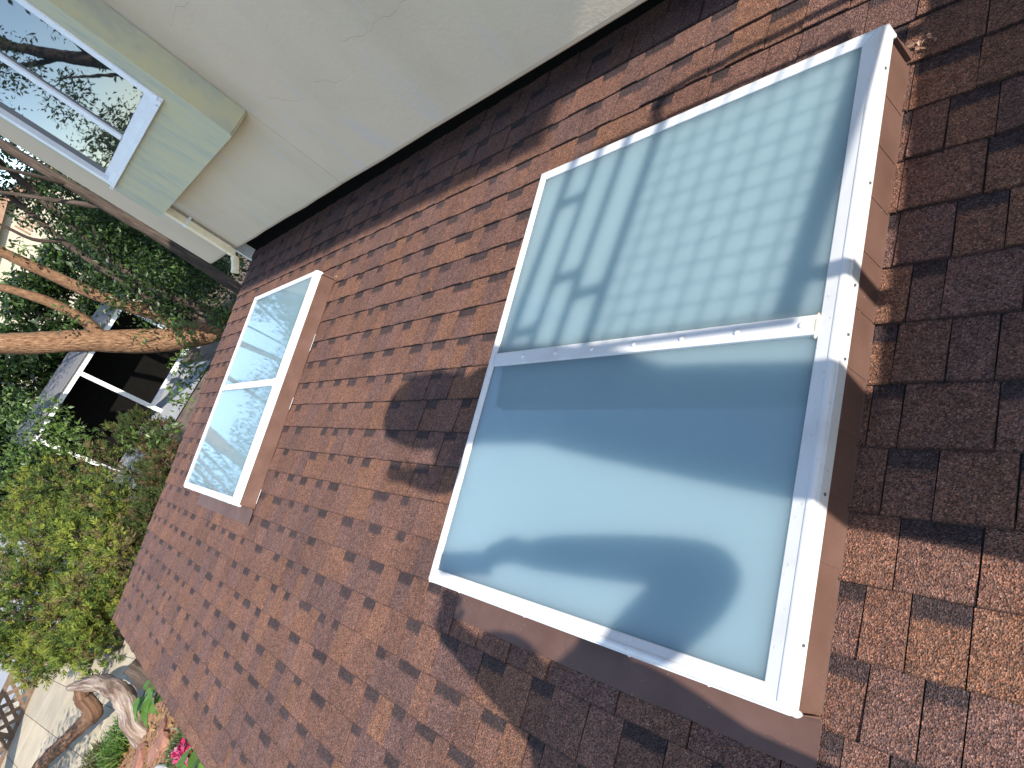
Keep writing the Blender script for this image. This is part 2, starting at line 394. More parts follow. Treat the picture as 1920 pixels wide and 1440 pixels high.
def piece(x0, x1, yb, raised, band, first):
    """one shingle tab in roof coordinates -> verts, faces, cols"""
    t = (0.0118 if raised else 0.0066) + random.uniform(-0.0006, 0.0012)
    ytop = yb + 0.164
    nx = max(2, int((x1 - x0) / 0.045)); xs = [x0 + (x1 - x0) * i / nx for i in range(nx + 1)]
    col = np.array(random.choices(pal_c, pal_w)[0]) * random.uniform(0.90, 1.08)
    dk = np.array(DARK) * random.uniform(0.9, 1.25)
    bw = 0.034 * random.uniform(0.85, 1.2)
    ex_top = yb + EXP                       # butt line of the course above
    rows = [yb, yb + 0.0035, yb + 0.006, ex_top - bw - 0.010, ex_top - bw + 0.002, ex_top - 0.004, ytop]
    V = []; Cc = []; F = []
    jit = [random.uniform(-0.0016, 0.0016) for _ in xs]
    lift = [random.uniform(-0.0008, 0.0016) for _ in xs]
    sx = random.uniform(-0.0015, 0.0015)
    for r_i, y in enumerate(rows):
        fr = (y - yb) / 0.164
        for i, x in enumerate(xs):
            n = t * (1 - fr) + (lift[i] * (1 - fr)) - 0.0002
            V.append((x + sx * fr, y + (jit[i] if r_i == 0 else 0), n))
            cc = col
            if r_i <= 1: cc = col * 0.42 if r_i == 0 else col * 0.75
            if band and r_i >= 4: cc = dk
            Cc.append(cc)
    W_ = len(xs)
    for r_i in range(len(rows) - 1):
        for i in range(W_ - 1): F.append((r_i * W_ + i, r_i * W_ + i + 1, (r_i + 1) * W_ + i + 1, (r_i + 1) * W_ + i))
    # skirt: butt face and both sides down to -0.002
    base = len(V)
    rim = [i for i in range(W_)] + [r * W_ + W_ - 1 for r in range(1, len(rows))]
    lim = [r * W_ for r in range(len(rows) - 1, 0, -1)]
    loop = rim + lim
    dm = {}
    for k in loop:
        dm[k] = len(V); V.append((V[k][0], V[k][1], -0.004)); Cc.append(np.array((0.02, 0.016, 0.015)))
    for a, b in zip(loop, loop[1:] + loop[:1]):
        if a // W_ == len(rows) - 1 and b // W_ == len(rows) - 1: continue
        F.append((a, dm[a], dm[b], b))
    return V, F, Cc
pieces = []
SK = [(0.0, 1.266, -1.566, 0.0), (-3.612, -2.25, -1.57, 0.01)]
k0, k1 = -11, 20
for k in range(k0, k1 + 1):
    yb = -(0.0134 + EXP * k)
    if k == k1: yb = RY0 - 0.004
    if yb + 0.14 > RY1: continue
    x = RX0 - 0.012 - random.uniform(0, 0.12); raised = random.random() < 0.5
    prev_r = not raised
    while x < RX1:
        if raised: wd = random.choice((0.09, 0.11, 0.13, 0.15, 0.18))
        else: wd = random.choice((0.07, 0.09, 0.11, 0.14))
        wd *= random.uniform(0.9, 1.1)
        a0 = max(x, RX0 - 0.012); a1 = min(x + wd, RX1)
        gap = 0.0036
        if a1 - a0 > 0.012:
            inside = any(a0 > s0 + 0.02 and a1 < s1 - 0.02 and yb > sy0 + 0.02 and yb + EXP < sy1 - 0.02 for s0, s1, sy0, sy1 in SK)
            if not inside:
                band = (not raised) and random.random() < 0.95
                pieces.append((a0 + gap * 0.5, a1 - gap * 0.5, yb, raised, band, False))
        x += wd
        # mostly alternate; sometimes two raised tabs meet at a shingle end
        if raised and random.random() < 0.13: raised = True
        else: raised = not raised
def proj_area(p):
    c = L((p[0] + p[1]) / 2, p[2] + EXP / 2, 0.005); d = c - CAM
    z = -d.dot(BACK)
    if z < 0.1: return 0
    px = 960 + 1257.78 * d.dot(RIGHT) / z; py = 720 - 1257.78 * d.dot(UPV) / z
    if px < -20 or px > 1940 or py < -20 or py > 1460: return 0
    nrm = ROOF.to_3x3() @ Vector((0, 0, 1))
    if any(s0 < (p[0] + p[1]) / 2 < s1 and sy0 < p[2] + EXP / 2 < sy1 for s0, s1, sy0, sy1 in SK): return 0
    if p[2] > 0.75: return 0
    return (p[1] - p[0]) * EXP * abs(d.normalized().dot(nrm)) / z ** 2
order = sorted(range(len(pieces)), key=lambda i: -proj_area(pieces[i]))
big = set(order[:300])
FV = []; FF = []; FC = []
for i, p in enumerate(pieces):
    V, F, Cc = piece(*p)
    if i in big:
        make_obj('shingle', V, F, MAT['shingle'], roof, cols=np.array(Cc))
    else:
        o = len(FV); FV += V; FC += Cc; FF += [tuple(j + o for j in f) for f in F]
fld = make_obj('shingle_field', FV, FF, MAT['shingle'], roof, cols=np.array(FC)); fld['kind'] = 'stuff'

# ================================================================== SKYLIGHTS
SKW, SKL, SKH = 1.2657, 1.5649, 0.150
def rail_part(name, prof, a, b, inward, ma, mb, parent):
    """mitred frame rail: prof = [(d inward, n)], from corner a to b, widths at the mitres"""
    a = Vector(a); b = Vector(b); t = (b - a).normalized(); inn = Vector(inward)
    V = []; n = len(prof)
    for d, z in prof: V.append(a + inn * d + t * (d * ma) + Vector((0, 0, z)))
    for d, z in prof: V.append(b + inn * d - t * (d * mb) + Vector((0, 0, z)))
    F = []
    for i in range(n):
        j = (i + 1) % n; F.append((i, j, n + j, n + i))
    F.append(tuple(range(n - 1, -1, -1))); F.append(tuple(n + i for i in range(n)))
    bm = bmesh.new(); vv = [bm.verts.new(v) for v in V]
    for f in F: bm.faces.new([vv[i] for i in f])
    return bm_obj(name, bm, MAT['white'], parent)
def profile(wd):
    return [(-0.005, 0.106), (-0.005, 0.1405), (-0.001, 0.1415), (-0.001, 0.1440), (0.0015, 0.1480), (0.006, 0.1512), (0.011, 0.1522), (0.0155, 0.1512), (0.018, 0.1492), (wd - 0.002, 0.1440), (wd, 0.1425), (wd, 0.128), (0.008, 0.128), (0.008, 0.106)]
def make_skylight(x0, y0, label, seed):
    rnd = random.Random(seed)
    sk = empty('skylight', L(x0, y0, 0), (PITCH, 0, 0))
    tag(sk, label, 'skylight')
    box('curb', (0.006, -SKL + 0.006, -0.05), (SKW - 0.006, -0.006, 0.127), MAT['flash'], sk)
    wl_, wr, wt, wb = 0.027, 0.050, 0.032, 0.039
    rail_part('frame_rail', profile(wl_), (0, -SKL, 0), (0, 0, 0), (1, 0, 0), wb / wl_, wt / wl_, sk)
    rail_part('frame_rail', profile(wt), (0, 0, 0), (SKW, 0, 0), (0, -1, 0), wl_ / wt, wr / wt, sk)
    rail_part('frame_rail', profile(wr), (SKW, 0, 0), (SKW, -SKL, 0), (-1, 0, 0), wt / wr, wb / wr, sk)
    rail_part('frame_rail', profile(wb), (SKW, -SKL, 0), (0, -SKL, 0), (0, 1, 0), wr / wb, wl_ / wb, sk)
    for ya, yb in ((-0.028, -0.778), (-0.784, -SKL + 0.036)):
        g = box('glass_pane', (0.022, yb, 0.020), (SKW - 0.046, ya, 0.1395), MAT['frost'], sk)
    bar = box('crossbar', (wl_ + 0.001, -0.8045, 0.1365), (SKW - wr - 0.001, -0.7565, 0.1492), MAT['white'], sk, bevel=0.0025)
    rv = None
    for i in range(7):
        if rv is None: rv = lathe_dome('rivet', (0, 0, 0), 0.0085, 0.0055, MAT['white'], bar, 12); r_ = rv
        else: r_ = rv.copy(); C.objects.link(r_)
        r_.location = (0.192 + 0.1645 * i, -0.7795, 0.1490)
    # old sealant at the crossbar end
    bm = bmesh.new(); bmesh.ops.create_icosphere(bm, subdivisions=2, radius=1)
    for v in bm.verts:
        v.co = Vector((SKW - wr - 0.004 + v.co.x * 0.007, -0.783 + v.co.y * 0.030 * (1 + 0.2 * rnd.random()), 0.144 + v.co.z * 0.0065))
    bm_obj('sealant_bead', bm, MAT['seal'], sk, smooth=True)
    # screws along the side skirt
    for yv in (-0.113, -0.426, -0.684, -0.80, -0.856, -1.149, -1.443):
        bm = bmesh.new(); bmesh.ops.create_cone(bm, cap_ends=True, segments=8, radius1=0.0042, radius2=0.003, depth=0.004)
        o = bm_obj('screw', bm, MAT['screw'], sk); o.rotation_euler = (0, math.pi / 2, 0); o.location = (SKW + 0.006, yv, 0.1235 + rnd.uniform(-0.006, 0.006))
    for xv in (0.14, 0.47, 0.86, 1.08):
        bm = bmesh.new(); bmesh.ops.create_icosphere(bm, subdivisions=1, radius=0.005)
        o = bm_obj('screw_cap', bm, MAT['white'], sk, smooth=True); o.location = (xv, -SKL - 0.006, 0.113)
    # frayed sealant drips at the lower and upper right corners
    for yy, s in ((-SKL - 0.001, 1), (0.0, 0.8)):
        bm = bmesh.new(); bmesh.ops.create_icosphere(bm, subdivisions=2, radius=1)
        for v in bm.verts:
            q = v.co.copy(); v.co = Vector((SKW + 0.001 + q.x * 0.009, yy + q.y * 0.008, 0.105 + q.z * 0.016 * s + 0.004 * rnd.uniform(-1, 1)))
        bm_obj('sealant_blob', bm, MAT['white'], sk, smooth=True)
    # step flashing along both sides, one piece per course with slanted laps
    for side in (1, -1):
        xw = SKW - 0.0045 if side == 1 else 0.0045
        nst = 11; h = 0.104
        for i in range(nst):
            ya = -0.02 - i * 0.1385; yb = ya - 0.1385 - 0.012
            if i == nst - 1: yb = -SKL + 0.002
            off = 0.0025 + 0.0004 * (nst - i) if side == 1 else -(0.0025 + 0.0004 * (nst - i))
            sl = 0.0                        # slant of the lap
            xo = xw + off; xo2 = xw + off + 0.0012 * side
            th = 0.0015 * side; fl = 0.004 * side; zb = 0.011
            V = [(xo, ya, h), (xo2, yb, h), (xo2, yb + sl * 0 - 0.0, zb), (xo, ya - 0.0, zb), (xo2 + fl, yb + 0.004, zb - 0.001), (xo + fl, ya + 0.004, zb - 0.001)]
            # lower edge of each piece is cut on the slant
            V[1] = (xo2, yb + sl, h)
            Vb = [(v[0] - th, v[1], v[2] - 0.0012) for v in V]
            F = [(0, 1, 2, 3), (3, 2, 4, 5)]; n = 6
            Fb = [tuple(n + j for j in reversed(f)) for f in F]
            E = [(0, 1), (1, 2), (2, 4), (4, 5), (5, 3), (3, 0)]
            Fs = [(b_, a2, n + a2, n + b_) for a2, b_ in E]
            make_obj('step_flashing', V + Vb, F + Fb + Fs, MAT['flash'], sk)
    # apron flashing at the lower edge: bent sheet lying on the shingles
    yo = -SKL - 0.002
    prof = [(yo, 0.104), (yo - 0.002, 0.026), (yo - 0.010, 0.0175), (yo - 0.100, 0.0150), (yo - 0.101, 0.0125), (yo - 0.008, 0.0150), (yo + 0.002, 0.024), (yo + 0.002, 0.104)]
    nx = 9; V = []; F = []
    for i in range(nx):
        xx = 0.012 + (SKW - 0.004) * i / (nx - 1)
        for j, (y, z) in enumerate(prof):
            wv = 0.0022 * math.sin(i * 1.7 + seed) if 2 <= j <= 5 else 0
            V.append((xx, y + (0.002 * math.sin(i * 2.3) if j in (3, 4) else 0), z + abs(wv) * (1 if j in (3, 4) else 0.3)))
    m_ = len(prof)
    for i in range(nx - 1):
        for j in range(m_):
            j2 = (j + 1) % m_; F.append((i * m_ + j, i * m_ + j2, (i + 1) * m_ + j2, (i + 1) * m_ + j))
    F.append(tuple(range(m_))); F.append(tuple((nx - 1) * m_ + j for j in range(m_ - 1, -1, -1)))
    make_obj('apron_flashing', V, F, MAT['flash'], sk)
    # head flashing at the upper edge
    make_obj('head_flashing', [(0.0, 0.012, 0.012), (SKW + 0.01, 0.012, 0.012), (SKW + 0.01, -0.003, 0.10), (0.0, -0.003, 0.10), (0.0, -0.006, 0.012), (SKW + 0.01, -0.006, 0.012), (SKW + 0.01, -0.006, 0.10), (0.0, -0.006, 0.10)],
             [(0, 1, 2, 3), (5, 4, 7, 6), (0, 4, 5, 1), (3, 2, 6, 7), (0, 3, 7, 4), (1, 5, 6, 2)], MAT['flash'], sk)
    return sk
def ribbon(name, parent, pts, wd, m, z):
    V = []; F = []
    for i, (x, y) in enumerate(pts):
        a = pts[max(i - 1, 0)]; b = pts[min(i + 1, len(pts) - 1)]; t = Vector((b[0] - a[0], b[1] - a[1], 0)).normalized(); nrm = Vector((-t.y, t.x, 0)) * wd
        V += [Vector((x, y, z)) - nrm, Vector((x, y, z)) + nrm]
    for i in range(len(pts) - 1): F.append((2 * i, 2 * i + 1, 2 * i + 3, 2 * i + 2))
    o = make_obj(name, V, F, m, parent); md = o.modifiers.new('thick', 'SOLIDIFY'); md.thickness = 0.0008; md.offset = 1; return o
s1 = make_skylight(0, 0, 'large white framed frosted skylight with a person shadow across its panes', 3)
s2 = make_skylight(-3.55, 0.015, 'white framed frosted skylight nearer the downspout, leaves reflected in its glass', 5)
for pts in ([(0.55, -1.607), (0.557, -1.616), (0.562, -1.627), (0.565, -1.640)], [(0.780, -1.604), (0.785, -1.609), (0.788, -1.616), (0.788, -1.624)], [(1.17, -1.634), (1.185, -1.638), (1.195, -1.643)], [(0.30, -1.620), (0.305, -1.627)]):
    ribbon('scratch', s1, pts, 0.0005, MAT['screw'], 0.0186)
for pts in ([(SKW + 0.010, -0.52), (SKW + 0.011, -0.40)], [(SKW + 0.011, -0.92), (SKW + 0.012, -0.84)], [(SKW + 0.011, -1.53), (SKW + 0.012, -1.44)]):
    ribbon('sealant_strip', s2, pts, 0.004, MAT['white'], 0.0145)
# dry leaves and torn putty caught at the upper right corner of each skylight
def debris(x, y, label, seed):
    rnd = random.Random(seed); V = []; F = []
    for i in range(11):
        c = Vector((x + rnd.gauss(0, 0.020), y + rnd.gauss(0, 0.012), 0.014 + rnd.random() * 0.008)); r = rnd.uniform(0.005, 0.014)
        a = rnd.uniform(0, 6.28); u = Vector((math.cos(a), math.sin(a), rnd.uniform(-0.15, 0.15))).normalized(); v = u.cross(Vector((rnd.uniform(-0.5, 0.5), rnd.uniform(-0.5, 0.5), 1))).normalized()
        o = len(V); V += [c - u * r, c + v * r * 0.4 + Vector((0, 0, 0.004)), c + u * r, c - v * r * 0.4]; F.append((o, o + 1, o + 2, o + 3))
    o = make_obj('leaf_litter', V, F, MAT['debris']); o.rotation_euler = (PITCH, 0, 0)
    tag(o, label, 'leaf litter', kind='stuff')
debris(1.288, 0.028, 'dry leaf scraps lodged at the upper corner of the large skylight', 1)
debris(-2.255, 0.03, 'dry leaf scraps lodged at the upper corner of the skylight near the downspout', 2)

# ================================================================== HOUSE
house = empty('house', (0, 0.53, 0.28))
tag(house, 'two storey beige stucco house with a green bay window above the roof', 'house')
def hbox(name, lo, hi, m, parent=house, **kw):
    o = box(name, (lo[0], lo[1] - 0.53, lo[2] - 0.28), (hi[0], hi[1] - 0.53, hi[2] - 0.28), m, parent, **kw); return o
def P_(x, y, z): return (x, y - 0.53, z - 0.28)
WY = 0.53
def wall_panel(xa, xb):
    # stucco slab whose lower edge follows the slightly rising drip line, edge rounded
    za = 0.262 - 0.0165 * xa; zb_ = 0.262 - 0.0165 * xb; T = 4.34
    n = 14; V = []; F = []
    pr = [(0.0, T), (0.0, 0.028), (0.006, 0.010), (0.020, 0.0), (0.16, 0.004), (0.16, T)]
    for i in range(n + 1):
        t = i / n; x = xa + (xb - xa) * t; z0 = za + (zb_ - za) * t + 0.0025 * math.sin(x * 5.1) + 0.002 * math.sin(x * 11.7)
        for dy, dz in pr: V.append(P_(x, WY + dy, T if dz == T else z0 + dz))
    m_ = len(pr)
    for i in range(n):
        for j in range(m_):
            j2 = (j + 1) % m_; F.append((i * m_ + j, (i + 1) * m_ + j, (i + 1) * m_ + j2, i * m_ + j2))
    F.append(tuple(range(m_))); F.append(tuple(n * m_ + j for j in range(m_ - 1, -1, -1)))
    return make_obj('wall_panel', V, F, MAT['stucco'], house)
wall_panel(-5.20, -2.1125); wall_panel(-2.1095, 5.2)
hbox('joint_strip', (-2.116, WY + 0.004, 0.31), (-2.106, WY + 0.02, 4.3), MAT['groove'])
hbox('rear_wall', (-5.16, 1.28, -2.4), (5.2, 1.42, 4.3), MAT['stucco'])
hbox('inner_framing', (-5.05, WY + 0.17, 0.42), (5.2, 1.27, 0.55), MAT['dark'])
hbox('recess_shade_sheet', (-4.78, WY + 0.24, -0.05), (5.2, WY + 0.28, 0.46), MAT['dark'])  # near-black sheet added to give the gap under the wall its shade
hbox('side_wall', (-5.16, 1.43, -2.4), (-5.0, 7.5, 4.3), MAT['stucco'])
hbox('end_wall', (5.2, 0.6, -2.4), (5.36, 7.5, 4.3), MAT['stucco'])
# white end board of the recess above the shingles
make_obj('trim_board', [P_(-4.90, 0.70, 0.07), P_(-4.90, 0.98, 0.10), P_(-4.90, 0.98, 0.40), P_(-4.90, 0.70, 0.34), P_(-4.94, 0.70, 0.07), P_(-4.94, 0.98, 0.10), P_(-4.94, 0.98, 0.40), P_(-4.94, 0.70, 0.34)],
         BOXF, MAT['white_paint'], house)
# eave with soffit
ev = hbox('eave', (-5.8, -0.07, 4.30), (5.8, 1.3, 4.36), MAT['soffit'])
def sub(name, lo, hi, m, parent, **kw):
    return box(name, (lo[0], lo[1] - 0.53, lo[2] - 0.28), (hi[0], hi[1] - 0.53, hi[2] - 0.28), m, parent, **kw)
sub('fascia_board', (-5.8, -0.10, 4.27), (5.8, -0.072, 4.46), MAT['soffit'], ev)
make_obj('upper_roof', [P_(-5.8, -0.12, 4.47), P_(5.8, -0.12, 4.47), P_(5.8, 4.2, 5.9), P_(-5.8, 4.2, 5.9), P_(-5.8, 8.2, 4.6), P_(5.8, 8.2, 4.6), P_(-5.8, -0.12, 4.43), P_(5.8, -0.12, 4.43), P_(5.8, 8.2, 4.5), P_(-5.8, 8.2, 4.5)],
         [(0, 1, 2, 3), (3, 2, 5, 4), (6, 9, 8, 7), (0, 6, 7, 1), (4, 5, 8, 9), (1, 7, 8, 5, 2), (0, 3, 4, 9, 6)], MAT['grey_roof'], house)
# cracks in the stucco
def crack(pts, wdt=0.0012):
    rnd = random.Random(len(pts) * 17 + int(abs(pts[0][0]) * 100)); q = []
    for (x0, z0), (x1, z1) in zip(pts, pts[1:]):
        for s in range(5):
            t = s / 5; q.append((x0 + (x1 - x0) * t + rnd.gauss(0, 0.004), z0 + (z1 - z0) * t + rnd.gauss(0, 0.004)))
    q.append(pts[-1]); V = []; F = []
    for i, (x, z) in enumerate(q):
        ww = wdt * rnd.uniform(0.5, 1.1)
        for dx, dy in ((-ww, 0.0006), (ww, 0.0006)): V.append(P_(x + dx * 0.7, WY - dy, z + dx * 0.7))
    for i in range(len(q) - 1): F.append((2 * i, 2 * i + 1, 2 * i + 3, 2 * i + 2))
    make_obj('crack', V, F, MAT['crack'], house)
crack([(-1.878, 1.513), (-1.693, 1.526), (-1.608, 1.491), (-1.547, 1.487)])
crack([(-1.844, 0.968), (-1.74, 0.896), (-1.703, 0.86), (-1.629, 0.829), (-1.59, 0.829)])
crack([(-1.399, 0.84), (-1.348, 0.824), (-1.317, 0.822), (-1.286, 0.778), (-1.22, 0.761)])
crack([(-0.985, 0.878), (-0.791, 0.83), (-0.685, 0.845), (-0.611, 0.815), (-0.469, 0.815)])
crack([(-0.469, 0.815), (-0.40, 0.80), (-0.36, 0.90)])
# ---- bay window
BX0, BX1, BYF, BZ0, BZ1 = -4.215, -2.117, 0.345, 0.985, 2.85
WX0, WX1, WZ0, WZ1 = -4.13, -2.29, 1.395, 2.62
def bay_shell():
    bm = bmesh.new()
    def quad(*ps): bm.faces.new([bm.verts.new(P_(*p)) for p in ps])
    d = 0.09
    X = [BX0, WX0, WX1, BX1]; Z = [BZ0, WZ0, WZ1, BZ1]
    for i in range(3):
        for j in range(3):
            if i == 1 and j == 1: continue
            quad((X[i], BYF, Z[j]), (X[i + 1], BYF, Z[j]), (X[i + 1], BYF, Z[j + 1]), (X[i], BYF, Z[j + 1]))
    # reveal
    quad((WX0, BYF, WZ0), (WX0, BYF + d, WZ0), (WX0, BYF + d, WZ1), (WX0, BYF, WZ1)); quad((WX1, BYF, WZ0), (WX1, BYF, WZ1), (WX1, BYF + d, WZ1), (WX1, BYF + d, WZ0))
    quad((WX0, BYF, WZ0), (WX1, BYF, WZ0), (WX1, BYF + d, WZ0), (WX0, BYF + d, WZ0)); quad((WX0, BYF, WZ1), (WX0, BYF + d, WZ1), (WX1, BYF + d, WZ1), (WX1, BYF, WZ1))
    e = 0.528
    quad((BX0, BYF, BZ0), (BX0, BYF, BZ1), (BX0, e, BZ1), (BX0, e, BZ0)); quad((BX1, BYF, BZ0), (BX1, e, BZ0), (BX1, e, BZ1), (BX1, BYF, BZ1))
    quad((BX0, BYF, BZ0), (BX0, e, BZ0), (BX1, e, BZ0), (BX1, BYF, BZ0)); quad((BX0, BYF, BZ1), (BX1, BYF, BZ1), (BX1, e, BZ1), (BX0, e, BZ1))
    bmesh.ops.remove_doubles(bm, verts=bm.verts[:], dist=0.0005)
    outer = [ed for ed in bm.edges if ed.is_manifold and ed.calc_face_angle(0) > 1.0 and all(abs(v.co.x - (WX0)) > 0.001 and abs(v.co.x - WX1) > 0.001 for v in ed.verts)]
    bmesh.ops.bevel(bm, geom=outer, offset=0.012, segments=3, affect='EDGES')
    return bm_obj('bay_window', bm, MAT['green'], house)
bay = bay_shell()
fy = BYF - 0.012
def bsub(name, lo, hi, m, **kw): return sub(name, lo, hi, m, bay, **kw)
bsub('window_frame', (WX1 - 0.045, fy, WZ0 + 0.0), (WX1 + 0.012, BYF + 0.06, WZ1), MAT['alu'], bevel=0.003, segs=1)
bsub('window_frame', (WX0 - 0.012, fy, WZ0 + 0.0), (WX0 + 0.045, BYF + 0.06, WZ1), MAT['alu'], bevel=0.003, segs=1)
bsub('window_frame', (WX0 + 0.046, fy + 0.004, WZ1 - 0.045), (WX1 - 0.046, BYF + 0.06, WZ1 + 0.01), MAT['alu'])
bsub('window_sill', (WX0 - 0.015, fy - 0.022, WZ0 - 0.030), (WX1 + 0.015, BYF + 0.06, WZ0 - 0.001), MAT['alu'], bevel=0.003, segs=1)
bsub('sill_track', (WX0 + 0.046, fy + 0.002, WZ0 + 0.0), (WX1 - 0.046, fy + 0.018, WZ0 + 0.036), MAT['alu'])
bsub('sash_rail', (WX0 + 0.046, fy + 0.030, WZ0 + 0.0), (WX1 - 0.046, fy + 0.062, WZ0 + 0.075), MAT['alu'], bevel=0.003, segs=1)
XM = -3.215
bsub('sash_stile', (XM - 0.035, fy + 0.024, WZ0 + 0.076), (XM + 0.035, fy + 0.060, WZ1 - 0.046), MAT['alu'], bevel=0.003, segs=1)
bsub('glass_pane', (WX0 + 0.046, fy + 0.040, WZ0 + 0.0765), (XM - 0.036, fy + 0.048, WZ1 - 0.046), MAT['pane'])
bsub('glass_pane', (XM + 0.036, fy + 0.040, WZ0 + 0.0765), (WX1 - 0.046, fy + 0.048, WZ1 - 0.046), MAT['pane'])
for xs in (WX0 + 0.03, WX1 - 0.03):
    o = lathe_dome('screw_head', (0, 0, 0), 0.008, 0.004, MAT['seal'], bay, 8); o.location = P_(xs, fy - 0.0225, WZ0 - 0.014); o.rotation_euler = (math.pi / 2, 0, 0)
# ---- downspout: ribbed rectangular pipe with a kicked-out elbow
def downspout():
    path = [(-4.345, 0.475, 1.6), (-4.345, 0.475, 0.9), (-4.345, 0.475, 0.40), (-4.350, 0.468, 0.355), (-4.362, 0.448, 0.318), (-4.376, 0.415, 0.288), (-4.390, 0.375, 0.264), (-4.402, 0.335, 0.244)]
    hw, hd = 0.032, 0.026; V = []; F = []
    prof = []
    for i in range(9): prof.append((-hw + 2 * hw * i / 8, -hd + (0.0045 if i % 2 and 0 < i < 8 else 0)))
    for i in range(1, 5): prof.append((hw, -hd + 2 * hd * i / 4))
    for i in range(1, 9): prof.append((hw - 2 * hw * i / 8, hd))
    for i in range(1, 4): prof.append((-hw, hd - 2 * hd * i / 4))
    m_ = len(prof)
    P = [Vector(p) for p in path]
    for i, p in enumerate(P):
        t = (P[min(i + 1, len(P) - 1)] - P[max(i - 1, 0)]).normalized(); u = Vector((1, 0, 0)); u = (u - t * u.dot(t)).normalized(); v = u.cross(t) * -1
        if v.y < 0 and abs(t.z) > 0.5: v = -v
        if i > 3 and v.z < 0 and abs(t.z) <= 0.8: v = -v
        for a, b in prof: V.append(P_(*(p + u * a + v * b)))
    for i in range(len(P) - 1):
        for j in range(m_):
            j2 = (j + 1) % m_; F.append((i * m_ + j, i * m_ + j2, (i + 1) * m_ + j2, (i + 1) * m_ + j))
    o = make_obj('downspout', V, F, MAT['cream_metal'], house)
    md = o.modifiers.new('thick', 'SOLIDIFY'); md.thickness = 0.0022
    sub('bracket', (-4.383, 0.444, 0.78), (-4.307, 0.5285, 0.805), MAT['white_paint'], o)
    sub('coupling', (-4.380, 0.446, 0.398), (-4.310, 0.504, 0.415), MAT['cream_metal'], o)
downspout()

# ================================================================== DECK AT THE RIGHT (casts the railing shadows)
def toL(v): return ROOF.inverted() @ Vector(v)
PB = L(2.42, -1.215, 0)
par = empty('parapet_wall', PB); tag(par, 'low beige stucco parapet of a raised deck beside the roof', 'parapet')
PT = L(2.42, -1.10, 0.79).z                   # top height
y0 = PB.y; y1 = 0.528
hp = PT - PB.z; Ly = y1 - y0; rise = Ly * math.tan(PITCH)
def slopebox(name, xa, xb, ya, yb, za, zb_, m):
    V = [(xa, ya, za(ya)), (xb, ya, za(ya)), (xb, yb, za(yb)), (xa, yb, za(yb)), (xa, ya, zb_(ya)), (xb, ya, zb_(ya)), (xb, yb, zb_(yb)), (xa, yb, zb_(yb))]
    return make_obj(name, V, BOXF, m, par)
tp = math.tan(PITCH)
slopebox('parapet_body', 0, 0.12, 0, Ly, lambda y: -0.10, lambda y: hp - 0.03 + y * tp, MAT['stucco'])
slopebox('coping', -0.012, 0.132, -0.008, Ly, lambda y: hp - 0.029 + y * tp, lambda y: hp + y * tp, MAT['white_paint'])
dk = empty('raised_deck', L(2.56, -1.2, 0)); tag(dk, 'raised timber deck behind the stucco parapet', 'deck')
dz = L(2.56, -0.9, 0.55).z - dk.location.z
for i in range(12):
    box('deck_board', (0.0 + i * 0.145, 0.0, dz - 0.03), (0.139 + i * 0.145, y1 - PB.y - 0.02, dz), MAT['deckwood'], dk)
box('deck_skirt', (0.0, 0.004, -0.25), (1.735, 0.04, dz - 0.031), MAT['deckwood'], dk)
box('deck_frame', (0.02, 0.05, dz - 0.15), (1.72, y1 - PB.y - 0.05, dz - 0.031), MAT['deckwood'], dk)
rl = empty('mesh_railing', L(2.47, -0.25, 0.79)); tag(rl, 'dark metal railing with wire mesh on the deck parapet', 'railing')
def rp(y, n): v = L(2.47, y, n) - rl.location; return v
def hz(y, n0, tilt=0.10): return n0 - (y + 0.4) * tilt
def barr(name, a, b, r, parent=rl, sides=8): return tube(name, [tuple(a), tuple((a + b) / 2), tuple(b)], r, MAT['rail'], parent, sides)
YA, YE = 0.24, -0.70
for n0, r in ((1.795, 0.014), (1.700, 0.011), (1.610, 0.012), (1.510, 0.014), (1.050, 0.020)):
    barr('rail', rp(YE, hz(YE, n0)), rp(YA, hz(YA, n0)), r)
for yy in (YE, YA):
    barr('post', rp(yy - 0.02, hz(yy, 1.04)), rp(yy, hz(yy, 1.795)), 0.011)
for yy in (-0.60, 0.15):
    barr('post_foot', rp(yy - 0.03, 0.72), rp(yy, hz(yy, 1.05)), 0.022)
for yy, na, nb in ((-0.10, 1.700, 1.795), (-0.50, 1.510, 1.610), (-0.42, 1.610, 1.700), (0.12, 1.510, 1.610), (-0.60, 1.700, 1.795)):
    barr('spacer_block', rp(yy, hz(yy, na)), rp(yy, hz(yy, nb)), 0.020)
tube('handrail_bend', [tuple(rp(0.24, hz(.24, 1.51))), tuple(rp(0.33, hz(.3, 1.52))), tuple(rp(0.36, hz(.36, 1.44))), tuple(rp(0.36, hz(.36, 1.05))), tuple(rp(0.355, 0.70))], 0.016, MAT['rail'], rl)
items = []
for i in range(15):
    y = YE + 0.03 + i * 0.063
    items.append(([tuple(rp(y - 0.02, hz(y, 1.05))), tuple(rp(y - 0.01, hz(y, 1.28))), tuple(rp(y, hz(y, 1.51)))], [0.0032] * 3))
for i in range(7):
    n = 1.05 + 0.0575 * (i + 1)
    items.append(([tuple(rp(YE, hz(YE, n))), tuple(rp((YE + YA) / 2, hz(-.23, n))), tuple(rp(YA, hz(YA, n)))], [0.0032] * 3))
tubes('wire_mesh', items, MAT['rail'], rl, 5, 0)
rod = tube('metal_rod', [tuple(L(2.40, -1.255, -0.02)), tuple(L(2.40, -1.20, 0.4)), tuple(L(2.40, -1.14, 0.80))], 0.009, MAT['rail']); tag(rod, 'thin upright metal rod standing beside the parapet end', 'rod')

